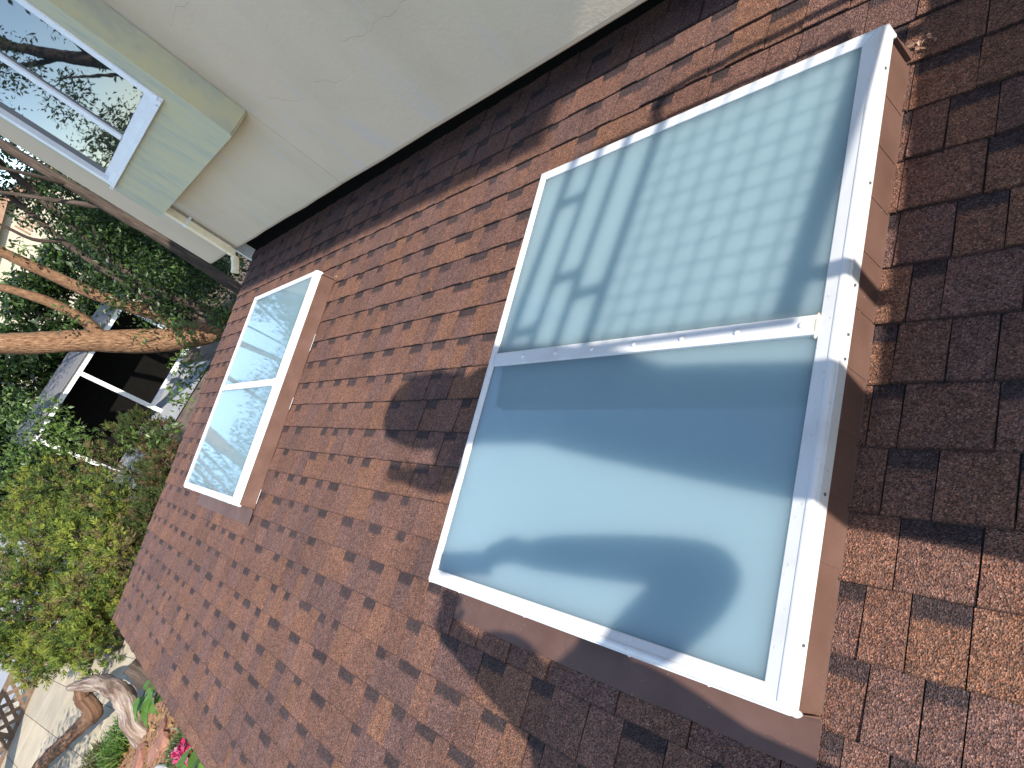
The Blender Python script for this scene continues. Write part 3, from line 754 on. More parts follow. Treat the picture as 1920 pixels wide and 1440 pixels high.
# ================================================================== PEOPLE (photographer and companion, both casting shadows on the roof)
def hand_chain(J, E, side, wrist, d, nrm, curl=0.5):
    """palm, four fingers and a thumb hanging off joint `wrist`"""
    d = Vector(d).normalized(); nrm = Vector(nrm); nrm = (nrm - d * nrm.dot(d)).normalized(); lat = d.cross(nrm)
    w0 = Vector(J[wrist][0]); pm = w0 + d * 0.045
    J[side + 'palm'] = (pm, 0.021); E.append((wrist, side + 'palm'))
    for i, (o, ln) in enumerate(((-0.030, 0.072), (-0.010, 0.082), (0.010, 0.076), (0.029, 0.060))):
        k = pm + d * 0.045 + lat * o; a = k + (d * math.cos(curl) + nrm * math.sin(curl)) * ln * 0.5; b = a + (d * math.cos(curl * 2.4) + nrm * math.sin(curl * 2.4)) * ln * 0.5
        for nm, p, r in (('k', k, 0.0105), ('a', a, 0.0088), ('b', b, 0.0072)): J[f'{side}f{i}{nm}'] = (p, r)
        E += [(side + 'palm', f'{side}f{i}k'), (f'{side}f{i}k', f'{side}f{i}a'), (f'{side}f{i}a', f'{side}f{i}b')]
    t0 = w0 + d * 0.03 - lat * 0.034; t1 = t0 + d * 0.032 - lat * 0.016 + nrm * 0.012; t2 = t1 + d * 0.028 + nrm * 0.014
    for nm, p, r in (('t0', t0, 0.0115), ('t1', t1, 0.0098), ('t2', t2, 0.0078)): J[side + nm] = (p, r)
    E += [(side + 'palm', side + 't0'), (side + 't0', side + 't1'), (side + 't1', side + 't2')]
def build_person(label, J, E, base, top_mat, group, hood=False):
    root = empty('person', base); tag(root, label, 'person', group)
    names = list(J); idx = {n: i for i, n in enumerate(names)}
    me = bpy.data.meshes.new('body'); me.from_pydata([tuple(Vector(J[n][0]) - root.location) for n in names], [(idx[a], idx[b]) for a, b in E], []); me.update()
    o = bpy.data.objects.new('body', me); C.objects.link(o)
    md = o.modifiers.new('skin', 'SKIN'); md.use_smooth_shade = True
    for n, sv in zip(names, me.skin_vertices[0].data): sv.radius = (J[n][1], J[n][1]); sv.use_root = (n == 'pelvis')
    s = o.modifiers.new('sub', 'SUBSURF'); s.levels = 2; s.render_levels = 2
    dg = bpy.context.evaluated_depsgraph_get(); nm = bpy.data.meshes.new_from_object(o.evaluated_get(dg)); nm.name = 'body'
    o.modifiers.clear(); o.data = nm; o.parent = root
    nm.materials.clear()
    for k in ('skin', top_mat, 'trouser', 'shoe'): nm.materials.append(MAT[k])
    jp = np.array([tuple(Vector(J[n][0]) - root.location) for n in names])
    def reg(n):
        if n[0] in 'LR' and any(n[1:].startswith(q) for q in ('palm', 'f', 't')) or n in ('Lwrist', 'Rwrist') or n in ('neck', 'head', 'crown', 'nose', 'chin'): return 0
        if n in ('Lfoot', 'Rfoot', 'Ltoe', 'Rtoe', 'Lankle', 'Rankle'): return 3
        if n in ('pelvis', 'Lhip', 'Rhip', 'Lknee', 'Rknee'): return 2
        return 1
    rg = [reg(n) for n in names]
    for p in nm.polygons:
        c = np.array(p.center); p.material_index = rg[int(np.argmin(((jp - c) ** 2).sum(1)))]; p.use_smooth = True
    hd = Vector(J['head'][0]) - root.location; cr = Vector(J['crown'][0]) - root.location
    bm = bmesh.new(); bmesh.ops.create_icosphere(bm, subdivisions=3, radius=1)
    up = (cr - hd).normalized(); fw = Vector((-1, 0, 0))
    for v in bm.verts:
        q = v.co.copy(); r = 0.104 + 0.004 * math.sin(q.x * 9 + q.y * 7)
        if hood: v.co = hd + Vector((q.x * 0.15 + 0.02, q.y * (0.175 + 0.05 * max(0, -q.z)), (q.z * 0.17 if q.z > 0 else q.z * 0.36) + 0.03)); continue
        front = max(0, q.dot(fw)); low = max(0, -q.z)
        v.co = hd + up * 0.035 + Vector((q.x * r + 0.014, q.y * r * 0.9, q.z * r * 1.05 * (1 - 0.55 * low * (front > 0.1)))) - fw * 0.012 * front
    bm_obj('hood' if hood else 'hair', bm, MAT['shirt2' if hood else 'hair'], root, smooth=True)
    for sgn in (-1, 1):
        bm = bmesh.new(); bmesh.ops.create_uvsphere(bm, u_segments=10, v_segments=6, radius=0.011); e = bm_obj('eye', bm, MAT['phone'], root, smooth=True); e.location = hd + Vector((-0.085, sgn * 0.032, 0.012))
    return root
def figure(bx, by, n0, hgt, arms, lean=0.0, bulk=1.0, legs=1.0):
    """upright figure facing -x; positions in roof coordinates, vertical in the world"""
    b = L(bx, by, n0)
    def q(dx, dy, h): return b + Vector((dx - lean * h * h, dy, h * hgt))
    J = {'pelvis': (q(0, 0, 0.53), 0.125 * bulk), 'waist': (q(0, 0, 0.61), 0.115 * bulk), 'chest': (q(0, 0, 0.74), 0.135 * bulk), 'neck': (q(-0.01, 0, 0.86), 0.052), 'head': (q(-0.03, 0, 0.925), 0.082), 'crown': (q(-0.025, 0, 0.972), 0.072), 'nose': (q(-0.125, 0, 0.922), 0.012), 'chin': (q(-0.085, 0, 0.885), 0.03),
         'Lsh': (q(0, 0.175, 0.805), 0.062), 'Rsh': (q(0, -0.175, 0.805), 0.062)}
    E = [('pelvis', 'waist'), ('waist', 'chest'), ('chest', 'neck'), ('neck', 'head'), ('head', 'crown'), ('head', 'nose'), ('head', 'chin'), ('chest', 'Lsh'), ('chest', 'Rsh')]
    for s, sg in (('L', 1), ('R', -1)):
        J[s + 'hip'] = (q(0, sg * 0.085 * legs, 0.50), 0.095); J[s + 'knee'] = (q(-0.02, sg * 0.10 * legs, 0.28), 0.062 / legs); J[s + 'ankle'] = (q(0.01, sg * 0.105, 0.05), 0.042)
        ft = q(0.01, sg * 0.105, 0.0); J[s + 'foot'] = (ft + Vector((-0.06, 0, 0.045)), 0.043); J[s + 'toe'] = (ft + Vector((-0.17, 0, 0.035)), 0.034)
        E += [('pelvis', s + 'hip'), (s + 'hip', s + 'knee'), (s + 'knee', s + 'ankle'), (s + 'ankle', s + 'foot'), (s + 'foot', s + 'toe')]
        el, wr, d, nr, cu = arms[s]
        J[s + 'elbow'] = (Vector(el), 0.074); J[s + 'wrist'] = (Vector(wr), 0.052); E += [(s + 'sh', s + 'elbow'), (s + 'elbow', s + 'wrist')]
        hand_chain(J, E, s, s + 'wrist', d, nr, cu)
    return J, E, b
# photographer, standing on the roof with the phone held out
aL = (L(2.25, -1.285, 0.96), L(2.10, -1.34, 1.27), Vector((-0.40, -0.32, 0.75)), Vector((-0.6, -0.4, -0.2)), 0.55)
aR = (L(2.12, -1.80, 1.06), L(2.065, -1.63, 1.49), Vector((-0.25, 0.92, -0.10)), Vector((-0.6, 0.4, -0.3)), 0.55)
J, E, b = figure(2.42, -1.88, 0.012, 1.56, {'L': aL, 'R': aR}, bulk=1.28)
build_person('person in a navy jacket standing on the roof holding out a phone', J, E, b, 'shirt', 'people beside the skylight')
ph = box('smartphone', (-0.045, -0.037, 0), (0.115, 0.037, 0.009), MAT['phone'], None, bevel=0.004)
tag(ph, 'black smartphone held out in front of the navy jacket', 'phone')
ph.matrix_world = Matrix(((RIGHT.x, UPV.x, BACK.x, CAM.x + BACK.x * 0.008), (RIGHT.y, UPV.y, BACK.y, CAM.y + BACK.y * 0.008), (RIGHT.z, UPV.z, BACK.z, CAM.z + BACK.z * 0.008), (0, 0, 0, 1)))
# companion on the deck behind the parapet, one hand raised
bL = (L(2.66, -0.78, 1.60), L(2.60, -0.86, 1.36), Vector((-0.2, -0.3, -0.8)), Vector((-0.6, 0.0, 0.3)), 0.4)
bR = (L(2.50, -1.12, 1.93), L(2.44, -1.11, 2.07), Vector((-0.25, -0.12, 0.9)), Vector((-0.7, 0.3, -0.2)), 0.3)
J, E, b = figure(2.66, -1.05, 0.575, 1.84, {'L': bL, 'R': bR}, lean=0.10, legs=0.62)
build_person('person in a grey hooded top on the deck raising one hand', J, E, b, 'shirt2', 'people beside the skylight', hood=True)

# ================================================================== GARDEN
def leaf_soup(centers, n_leaves, size, cols, up=0.5, asp=0.42, seed=0, fold=True, surf=0.35):
    """leaf-sized folded quads spread through ellipsoids. centers = [(x,y,z,rx,ry,rz)]"""
    r = np.random.default_rng(seed); cs = np.array(centers, float); vol = cs[:, 3] * cs[:, 4] * cs[:, 5]
    pick = r.choice(len(cs), n_leaves, p=vol / vol.sum()); c = cs[pick]
    d = r.normal(size=(n_leaves, 3)); d /= np.linalg.norm(d, axis=1)[:, None]; rad = r.uniform(0, 1, n_leaves) ** surf
    pos = c[:, :3] + d * c[:, 3:] * rad[:, None] * (1 + 0.12 * r.normal(size=(n_leaves, 1)))
    ax = r.normal(size=(n_leaves, 3)); ax[:, 2] -= 0.5; ax += 0.6 * d; ax /= np.linalg.norm(ax, axis=1)[:, None]
    nr = r.normal(size=(n_leaves, 3)); nr[:, 2] += up * 2; nr -= ax * (nr * ax).sum(1)[:, None]; nr /= np.linalg.norm(nr, axis=1)[:, None] + 1e-9
    la = np.cross(ax, nr); ln = size * r.uniform(0.6, 1.3, (n_leaves, 1)); wd = ln * asp
    v0 = pos; v1 = pos + ax * ln * 0.45 + la * wd * 0.5 + nr * wd * 0.12; v2 = pos + ax * ln; v3 = pos + ax * ln * 0.45 - la * wd * 0.5 + nr * wd * 0.12
    V = np.stack([v0, v1, v2, v3], 1).reshape(-1, 3); T = np.arange(n_leaves)[:, None] * 4
    F = np.concatenate([T + np.array([[0, 1, 2]]), T + np.array([[0, 2, 3]])])
    cols = np.array(cols); ci = cols[r.choice(len(cols), n_leaves)] * r.uniform(0.75, 1.25, (n_leaves, 1))
    return V, F, np.repeat(ci, 4, axis=0)
def spray_soup(centers, n_sprays, blades, length, cols, seed=0):
    """juniper: feathery sprays pointing up and out"""
    r = np.random.default_rng(seed); cs = np.array(centers, float); area = (cs[:, 3] * cs[:, 4] * cs[:, 5]) ** 0.67
    pick = r.choice(len(cs), n_sprays, p=area / area.sum()); c = cs[pick]
    d = r.normal(size=(n_sprays, 3)); d[:, 2] = d[:, 2] * 0.8 + 0.35; d /= np.linalg.norm(d, axis=1)[:, None]
    base = c[:, :3] + d * c[:, 3:] * (r.uniform(0.45, 1.0, (n_sprays, 1)) ** 0.5)
    ax = d * 0.8 + r.normal(size=(n_sprays, 3)) * 0.45 + np.array([0, 0, 0.45]); ax /= np.linalg.norm(ax, axis=1)[:, None]
    L_ = length * r.uniform(0.6, 1.4, (n_sprays, 1, 1))
    t = np.linspace(0.0, 1.0, blades)[None, :, None] * np.ones((n_sprays, 1, 1))
    side = r.normal(size=(n_sprays, blades, 3)); side -= ax[:, None, :] * (side * ax[:, None, :]).sum(2, keepdims=True); side /= np.linalg.norm(side, axis=2, keepdims=True) + 1e-9
    p = base[:, None, :] + ax[:, None, :] * L_ * t
    bl = L_ * (0.42 * (1 - t) + 0.16); dirv = side * 0.75 + ax[:, None, :] * 0.75
    tip = p + dirv * bl; wv = np.cross(dirv, r.normal(size=dirv.shape)); wv /= np.linalg.norm(wv, axis=2, keepdims=True) + 1e-9; wv *= bl * 0.13
    mid = p + dirv * bl * 0.5
    V = np.stack([p, mid + wv, tip, mid - wv], 2).reshape(-1, 3); n = n_sprays * blades; T = np.arange(n)[:, None] * 4
    F = np.concatenate([T + np.array([[0, 1, 2]]), T + np.array([[0, 2, 3]])])
    cols = np.array(cols); base_c = r.choice(len(cols), len(cs)); own = r.choice(len(cols), n_sprays); sel = np.where(r.uniform(size=n_sprays) < 0.6, base_c[pick], own)
    cc = cols[sel] * r.uniform(0.7, 1.3, (n_sprays, 1))
    cc = np.repeat(cc, blades, axis=0) * r.uniform(0.85, 1.15, (n, 1))
    return V, F, np.repeat(cc, 4, axis=0)
JUN = [(0.23, 0.27, 0.04), (0.16, 0.21, 0.035), (0.10, 0.15, 0.03), (0.065, 0.10, 0.025), (0.28, 0.30, 0.05), (0.18, 0.14, 0.055)]
JUN_D = [(0.075, 0.10, 0.028), (0.055, 0.08, 0.025), (0.10, 0.12, 0.03), (0.13, 0.085, 0.04)]
def juniper(x, y, z, r, hgt, label, cols, seed, n=330, group='juniper shrubs beside the roof edge'):
    rnd = random.Random(seed); base = Vector((x, y, GZ)); root = empty('juniper_shrub', base); tag(root, label, 'shrub', group)
    zz = z - GZ; cs = []
    for k in range(9):
        a = rnd.uniform(0, 6.28); rr = rnd.uniform(0, 0.75) * r
        cs.append((rr * math.cos(a), rr * math.sin(a), zz + rnd.uniform(-0.75, 0.35) * hgt, r * rnd.uniform(0.32, 0.6), r * rnd.uniform(0.32, 0.6), hgt * rnd.uniform(0.32, 0.55)))
    V, F, Cc = spray_soup(cs, int(n * 1.35), 26, 0.17, cols, seed); fast_obj('foliage', V, F, MAT['needle'], root, Cc)
    it = []
    for c in cs:
        it.append(([(0.05 * rnd.uniform(-1, 1), 0.05 * rnd.uniform(-1, 1), 0), (c[0] * 0.45 + rnd.uniform(-.1, .1), c[1] * 0.45, c[2] * 0.45), (c[0], c[1], c[2] + c[5] * 0.5)], [0.05, 0.03, 0.012]))
    tubes('branches', it, MAT['bark'], root, 6, 0.15)
    return root
J1 = 'yellow-green juniper shrub in the thicket beside the roof edge'; J2 = 'dark olive juniper shrub between the roof edge and the leaning trunk'
for i, (x, y, z, r, h) in enumerate([(-16.6, -2.7, -0.55, 1.15, 1.1), (-15.2, -2.3, -0.9, 1.1, 1.0), (-14.8, -3.5, -0.85, 1.1, 1.0), (-13.4, -3.0, -1.2, 1.0, 0.9), (-12.6, -2.6, -1.5, 0.8, 0.8),
                                     (-14.0, -4.35, -1.15, 0.95, 0.9), (-12.5, -3.85, -1.5, 0.85, 0.75), (-11.5, -3.3, -1.65, 0.75, 0.65), (-11.7, -4.25, -1.78, 0.7, 0.5), (-13.0, -4.9, -1.55, 0.75, 0.6), (-14.7, -5.2, -1.35, 0.75, 0.7), (-16.2, -4.3, -0.8, 1.1, 1.0), (-17.6, -3.5, -0.6, 1.2, 1.2)]):
    juniper(x, y, z, r, h, J1, JUN, 100 + i)
for i, (x, y, z, r, h) in enumerate([(-13.4, -1.2, -1.65, 0.75, 0.6), (-12.3, -1.55, -1.75, 0.7, 0.55), (-14.6, -0.7, -1.35, 0.8, 0.75), (-11.6, -2.3, -1.75, 0.65, 0.55)]):
    juniper(x, y, z, r, h, J2, JUN_D, 140 + i, 280, 'dark juniper shrubs near the leaning trunk')

LF_D = [(0.030, 0.062, 0.016), (0.040, 0.080, 0.020), (0.022, 0.045, 0.014), (0.055, 0.105, 0.024), (0.085, 0.15, 0.03)]
LF_B = [(0.105, 0.185, 0.032), (0.14, 0.225, 0.045), (0.08, 0.14, 0.028), (0.17, 0.24, 0.06)]
# ---- dark multi-stemmed tree by the house corner
t1 = empty('broadleaf_tree', (-14.2, 2.75, GZ)); tag(t1, 'dark glossy multi-stemmed tree growing behind the house corner', 'tree')
def rel(o, pts): return [tuple(Vector(p) - o.location) for p in pts]
tube('trunk', rel(t1, [(-13.1, 2.80, GZ - 0.1), (-13.0, 2.72, -1.4), (-13.0, 2.78, 0.14), (-13.0, 2.77, 1.54), (-13.0, 2.74, 2.9), (-13.1, 2.8, 4.6), (-13.3, 3.0, 6.2)]), [0.15, 0.125, 0.11, 0.10, 0.09, 0.07, 0.04], MAT['bark'], t1, 12, 0.10, 1)
tube('trunk', rel(t1, [(-15.0, 2.5, GZ - 0.1), (-15.0, 2.05, -0.4), (-15.0, 2.10, 0.9), (-15.0, 2.2, 1.85), (-15.0, 2.38, 2.6), (-15.1, 2.6, 3.6), (-15.3, 3.0, 5.2)]), [0.10, 0.085, 0.075, 0.065, 0.055, 0.045, 0.03], MAT['bark'], t1, 9, 0.10, 2)
tube('trunk', rel(t1, [(-14.5, 2.6, GZ - 0.1), (-14.6, 2.2, -0.2), (-14.6, 2.25, 0.8), (-14.6, 2.5, 1.9), (-14.7, 2.9, 3.4), (-14.9, 3.4, 5.0)]), [0.12, 0.10, 0.09, 0.08, 0.06, 0.03], MAT['bark'], t1, 9, 0.10, 3)
tubes('limb', [(rel(t1, [(-15, 2.2, 1.85), (-14.9, 1.9, 2.3), (-14.8, 1.8, 3.0), (-14.8, 1.5, 4.2)]), [0.045, 0.035, 0.028, 0.015]), (rel(t1, [(-13, 2.77, 1.5), (-13.6, 2.5, 2.3), (-14.2, 2.2, 3.2), (-14.6, 1.6, 4.4)]), [0.06, 0.045, 0.03, 0.015]),
              (rel(t1, [(-14.6, 2.25, 0.8), (-14.2, 2.6, 1.6), (-13.9, 3.2, 2.6)]), [0.04, 0.03, 0.015]), (rel(t1, [(-13.0, 2.75, 2.2), (-12.6, 2.3, 3.0), (-12.6, 1.8, 4.0)]), [0.045, 0.03, 0.015])], MAT['bark'], t1, 7, 0.1)
cr = []
rnd = random.Random(11)
for (x, y, z, r) in [(-14.6, 2.9, 2.1, .75), (-14.2, 2.7, 1.4, .7), (-14.5, 2.6, 0.7, .7), (-14.0, 2.5, 0.1, .65), (-13.8, 2.7, -.6, .6), (-14.8, 2.3, -.2, .6), (-15.3, 3.0, 2.9, .7), (-14.6, 3.3, 1.0, .8), (-14.4, 3.2, 0.0, .7), (-14.4, 3.2, -.9, .6), (-15.5, 2.0, 1.1, .45), (-15.2, 1.9, .4, .5), (-14.8, 1.9, -.6, .45), (-14.0, 2.5, 4.2, .9), (-14.8, 2.0, 4.9, .9), (-13.3, 2.6, 4.8, 1.0), (-15.4, 3.2, 4.6, .9), (-13.8, 3.0, 5.9, 1.1), (-14.8, 2.6, 6.2, .9), (-13.6, 2.35, -1.3, .45), (-15.7, 2.6, 3.6, .5), (-16.6, 3.0, 1.2, .8), (-16.8, 3.3, .2, .8), (-16.6, 3.4, -.8, .7), (-17.0, 3.0, 2.4, .5), (-16.4, 2.4, -.4, .6), (-16.5, 3.9, -.2, .8), (-16.2, 4.2, -1.3, .6), (-13.6, 3.2, 2.6, .6), (-13.6, 3.2, 1.4, .6), (-13.6, 3.2, .4, .55), (-13.7, 3.2, 3.6, .7), (-13.5, 3.1, -.6, .5)]:
    cr.append((x + 14.2, y - 2.75, z - GZ, r, r, r * 0.85))
V, F, Cc = leaf_soup(cr, 40000, 0.115, LF_D, seed=21); fast_obj('crown', V, F, MAT['leaf'], t1, Cc)
# leaf sprigs on its lower side, sunlight put into their brighter colours, a thing of the same tree
V, F, Cc = leaf_soup([(p[0] + 14.2, p[1] - 2.75, p[2] - GZ, .22, .22, .3) for p in [(-13.2, 2.1, -1.1), (-13.2, 1.85, -1.35), (-13.4, 2.3, -1.35), (-13.6, 1.55, -.85), (-15.6, 2.4, 2.7), (-15.4, 1.75, 2.4)]], 420, 0.125, LF_B, seed=22); fast_obj('sunlit_sprigs', V, F, MAT['leaf'], t1, Cc)['kind'] = 'stuff'
# ---- leaning reddish tree
t2 = empty('leaning_tree', (-16.2, 3.3, GZ)); tag(t2, 'leaning tree with a thick reddish trunk crossing above the junipers', 'tree')
tube('trunk', rel(t2, [(-16.1, 3.5, GZ - 0.15), (-16.0, 2.70, -1.98), (-16.0, 1.70, -1.16), (-16.0, 0.62, 0.52), (-16.0, -0.18, 1.74), (-16.2, -1.0, 3.2), (-16.6, -1.9, 4.8)]), [0.42, 0.34, 0.29, 0.25, 0.22, 0.17, 0.10], MAT['redbark'], t2, 14, 0.09, 5)
tube('limb', rel(t2, [(-16.0, 1.95, -1.35), (-16.0, 2.0, -0.6), (-16.0, 1.75, 0.56), (-16.0, 1.6, 2.08), (-15.9, 1.5, 3.2), (-16, 1.2, 5.0)]), [0.20, 0.17, 0.14, 0.12, 0.09, 0.04], MAT['redbark'], t2, 10, 0.09, 6)
tube('limb', rel(t2, [(-16.0, 0.9, 0.1), (-16.0, 1.1, 0.9), (-16.0, 1.0, 1.9), (-16.2, 0.7, 3.0), (-16.6, 0.1, 4.6)]), [0.15, 0.12, 0.10, 0.07, 0.03], MAT['redbark'], t2, 9, 0.09, 7)
tubes('twigs', [(rel(t2, [(-15.8, 1.7, -1.0), (-15.4, 1.9 + .1 * k, -.8 + .1 * k), (-15.0, 2.0 - .12 * k, -.6 + .16 * k)]), [0.02, 0.012, 0.005]) for k in range(5)] +
               [(rel(t2, [(-16.0, -0.1, 1.6), (-16.2, -.6 - .4 * k, 2.4 + .2 * k), (-16.8, -1.2 - .7 * k, 3.4 + .5 * k), (-17.4, -1.8 - k, 4.2 + .8 * k)]), [0.07, 0.05, 0.03, 0.01]) for k in range(4)], MAT['redbark'], t2, 6, 0.1)
lo = t2.location
def cloud(pts): return [(x - lo.x, y - lo.y, z - lo.z, r, r, r * .85) for x, y, z, r in pts]
V, F, Cc = leaf_soup(cloud([(-14.1, 1.05, -1.6, .28), (-14.0, .75, -1.45, .30), (-14.3, 1.35, -1.15, .25), (-14.0, .35, -1.5, .30), (-13.8, .1, -1.55, .25), (-14.2, .9, -1.15, .22), (-13.6, -.75, -1.35, .28), (-13.2, -.95, -1.5, .28), (-13.4, -.5, -1.6, .22), (-13.8, -1.0, -1.05, .22)]), 560, 0.125, LF_B, seed=31); fast_obj('drooping_sprigs', V, F, MAT['leaf'], t2, Cc)['kind'] = 'stuff'
V, F, Cc = leaf_soup(cloud([(-15.6, 1.5, .4, .35), (-15.4, 1.3, -.3, .35), (-15.6, .9, 1.0, .35), (-16.4, -1.2, 1.0, .45), (-16.2, -1.5, .6, .45), (-16.6, -1.9, .3, .4), (-16.6, -2.2, 3.2, .9), (-17.2, -3.0, 4.4, 1.1), (-16.4, -1.2, 4.4, 1.0), (-16.0, 0.4, 4.6, 1.0), (-16.2, 1.2, 5.2, 1.0), (-17.0, -.6, 5.8, 1.2), (-17.6, -2.4, 6.0, 1.2), (-16.2, .6, 6.6, 1.1), (-17.8, -4.2, 5.6, 1.1)]), 13000, 0.12, LF_D + LF_B[:2], seed=32); fast_obj('crown', V, F, MAT['leaf'], t2, Cc)
# ---- bare-limbed tree in front of the bay window, mirrored in its panes
t3 = empty('bare_limbed_tree', (-12.5, -8.2, GZ)); tag(t3, 'sparse tree with dark bare limbs leaning over the junipers from the path', 'tree')
T3 = [(-12.5, -8.2, GZ - .1), (-12.9, -7.5, -1.0), (-13.3, -6.8, 0.5), (-14.2, -5.4, 2.6), (-15.0, -4.4, 4.6), (-15.6, -3.6, 6.5)]
tubes('trunk', [(rel(t3, T3), [0.24, 0.21, 0.19, 0.15, 0.10, 0.04])], MAT['bark'], t3, 10, 0.1)
it = []
for k in range(16):
    a = rnd.uniform(0, 6.28); f_ = rnd.uniform(2.2, 4.6); i_ = int(f_); p0 = Vector(T3[i_]).lerp(Vector(T3[i_ + 1]), f_ - i_); s_ = rnd.uniform(1.0, 2.2)
    d0 = Vector((math.cos(a), math.sin(a), 0))
    it.append((rel(t3, [p0, p0 + d0 * s_ * .45 + Vector((0, 0, .5)), p0 + d0 * s_ + Vector((rnd.uniform(-.3, .3), rnd.uniform(-.3, .3), 1.5))]), [0.075, 0.05, 0.012]))
tubes('limb', it, MAT['bark'], t3, 6, 0.1)
V, F, Cc = leaf_soup([(*(Vector((-14.4 + 1.1 * math.cos(k * 2.1), -5.2 + 1.2 * math.sin(k * 2.1), 1.9 + .34 * k)) - t3.location), .65, .65, .5) for k in range(12)], 5200, 0.12, LF_D, seed=41); fast_obj('crown', V, F, MAT['leaf'], t3, Cc)
# ---- small tree beyond the eave whose crown dapples the pavers
t4 = empty('patio_tree', (-7.2, -7.4, GZ)); tag(t4, 'small round-crowned tree standing beside the planting bed', 'tree')
tubes('trunk', [([(0, 0, 0), (0.05, .1, 1.0), (0, .2, 2.0), (0, .3, 3.0)], [0.11, 0.09, 0.07, 0.03]), ([(0, .2, 1.8), (-.5, .5, 2.5), (-1.0, .8, 3.0)], [.05, .035, .01]), ([(0, .2, 1.6), (.4, -.3, 2.4), (.9, -.5, 3.0)], [.05, .035, .01])], MAT['bark'], t4, 8, 0.1)
V, F, Cc = leaf_soup([(-.6, .7, 2.9, .8, .8, .6), (.3, .2, 3.2, .9, .9, .7), (-.2, 1.2, 2.5, .6, .6, .5), (.6, -.6, 2.8, .7, .7, .6), (-.9, -.4, 2.6, .6, .6, .5), (0, 1.6, 3.1, .7, .7, .6)], 2600, 0.11, LF_D + LF_B[:1], seed=42); fast_obj('crown', V, F, MAT['leaf'], t4, Cc)
# ---- leafy climber at the far side
t5 = empty('leafy_bush', (-17.0, -1.6, GZ)); tag(t5, 'bright leafy bush rising behind the junipers by the white shed', 'bush')
V, F, Cc = leaf_soup([(.4, .5, 2.7, .45, .45, .5), (.5, .1, 2.3, .5, .5, .5), (.2, -.4, 2.6, .45, .45, .5), (.9, .2, 2.0, .45, .45, .5), (0, .3, 3.3, .4, .4, .4), (.1, -.9, 2.9, .4, .4, .4)], 1500, 0.13, LF_B, seed=51); fast_obj('foliage', V, F, MAT['leaf'], t5, Cc)
tubes('stems', [([(0, 0, 0), (.2 * math.cos(k), .2 * math.sin(k), 1.2), (.5 * math.cos(k) + .3, .5 * math.sin(k), 2.6)], [0.03, 0.02, 0.008]) for k in range(6)], MAT['bark'], t5, 6, 0.1)
# ---- tall clipped hedge trees closing the garden
for i, (y, h) in enumerate([(-3.0, 4.4), (-0.6, 5.0), (1.8, 5.5), (4.2, 5.2), (6.6, 5.2), (9.0, 5.4)]):
    hg = empty('hedge_tree', (-24.5, y, GZ)); tag(hg, 'dark green hedge tree in the row behind the white shed', 'tree', 'hedge trees behind the shed')
    cs = [(0.5 * math.cos(k * 2.2 + i), 1.1 * math.sin(k * 1.9 + i), h * (0.15 + 0.1 * k), .9, 1.0, .6) for k in range(8)]
    V, F, Cc = leaf_soup(cs, 9000, 0.25, LF_D, seed=90 + i); fast_obj('crown', V, F, MAT['leaf'], hg, Cc)
    tube('trunk', [(0, 0, 0), (.1, 0, h * .4), (0, .1, h * .8)], [0.12, 0.1, 0.05], MAT['bark'], hg, 8, .1, i)
# ---- far trees behind the neighbour's house
for i, (x, y, r, h) in enumerate([(-44, 14, 3.2, 7.5), (-48, 5, 3.6, 8.0), (-46, -6, 3.5, 6.5), (-50, -16, 4.0, 7.5), (-42, 20, 3.4, 8.5)]):
    ft = empty('far_tree', (x, y, GZ)); tag(ft, 'distant green tree standing behind the cream house and shed', 'tree', 'distant trees')
    cs = [(r * .6 * math.cos(k * 1.7), r * .6 * math.sin(k * 1.7), h - 2.2 + 1.5 * math.sin(k * 2.3), r * .6, r * .6, r * .5) for k in range(8)]
    V, F, Cc = leaf_soup(cs, 3500, 0.30, LF_D + LF_B[:2], seed=60 + i); fast_obj('crown', V, F, MAT['leaf'], ft, Cc)
    tube('trunk', [(0, 0, 0), (.1, 0, h * .4), (0, .1, h * .8)], [0.3, 0.22, 0.1], MAT['bark'], ft, 9, .1, i)

# ---- white framed shed beyond the junipers
sh = empty('garden_shed', (-20.3, 0.0, GZ)); tag(sh, 'white framed open shed with a dark inside beyond the junipers', 'shed')
for y in (0.36, -1.70, 2.6): box('post', (-0.06, y - 0.06, 0), (0.06, y + 0.06, 2.32), MAT['white_paint'], sh)
box('beam', (-0.075, -1.9, 2.321), (0.075, 2.8, 2.47), MAT['white_paint'], sh)
box('sill', (-0.055, 0.421, 0.24), (0.055, 2.53, 0.36), MAT['white_paint'], sh)
box('back_panel', (-1.9, -1.9, 0), (-1.8, 2.8, 2.3), MAT['dark'], sh)
make_obj('roof_sheet', [(0.15, -2.0, 2.48), (0.15, 2.9, 2.48), (-2.1, 2.9, 2.75), (-2.1, -2.0, 2.75), (0.15, -2.0, 2.52), (0.15, 2.9, 2.52), (-2.1, 2.9, 2.79), (-2.1, -2.0, 2.79)], BOXF, MAT['grey_roof'], sh)
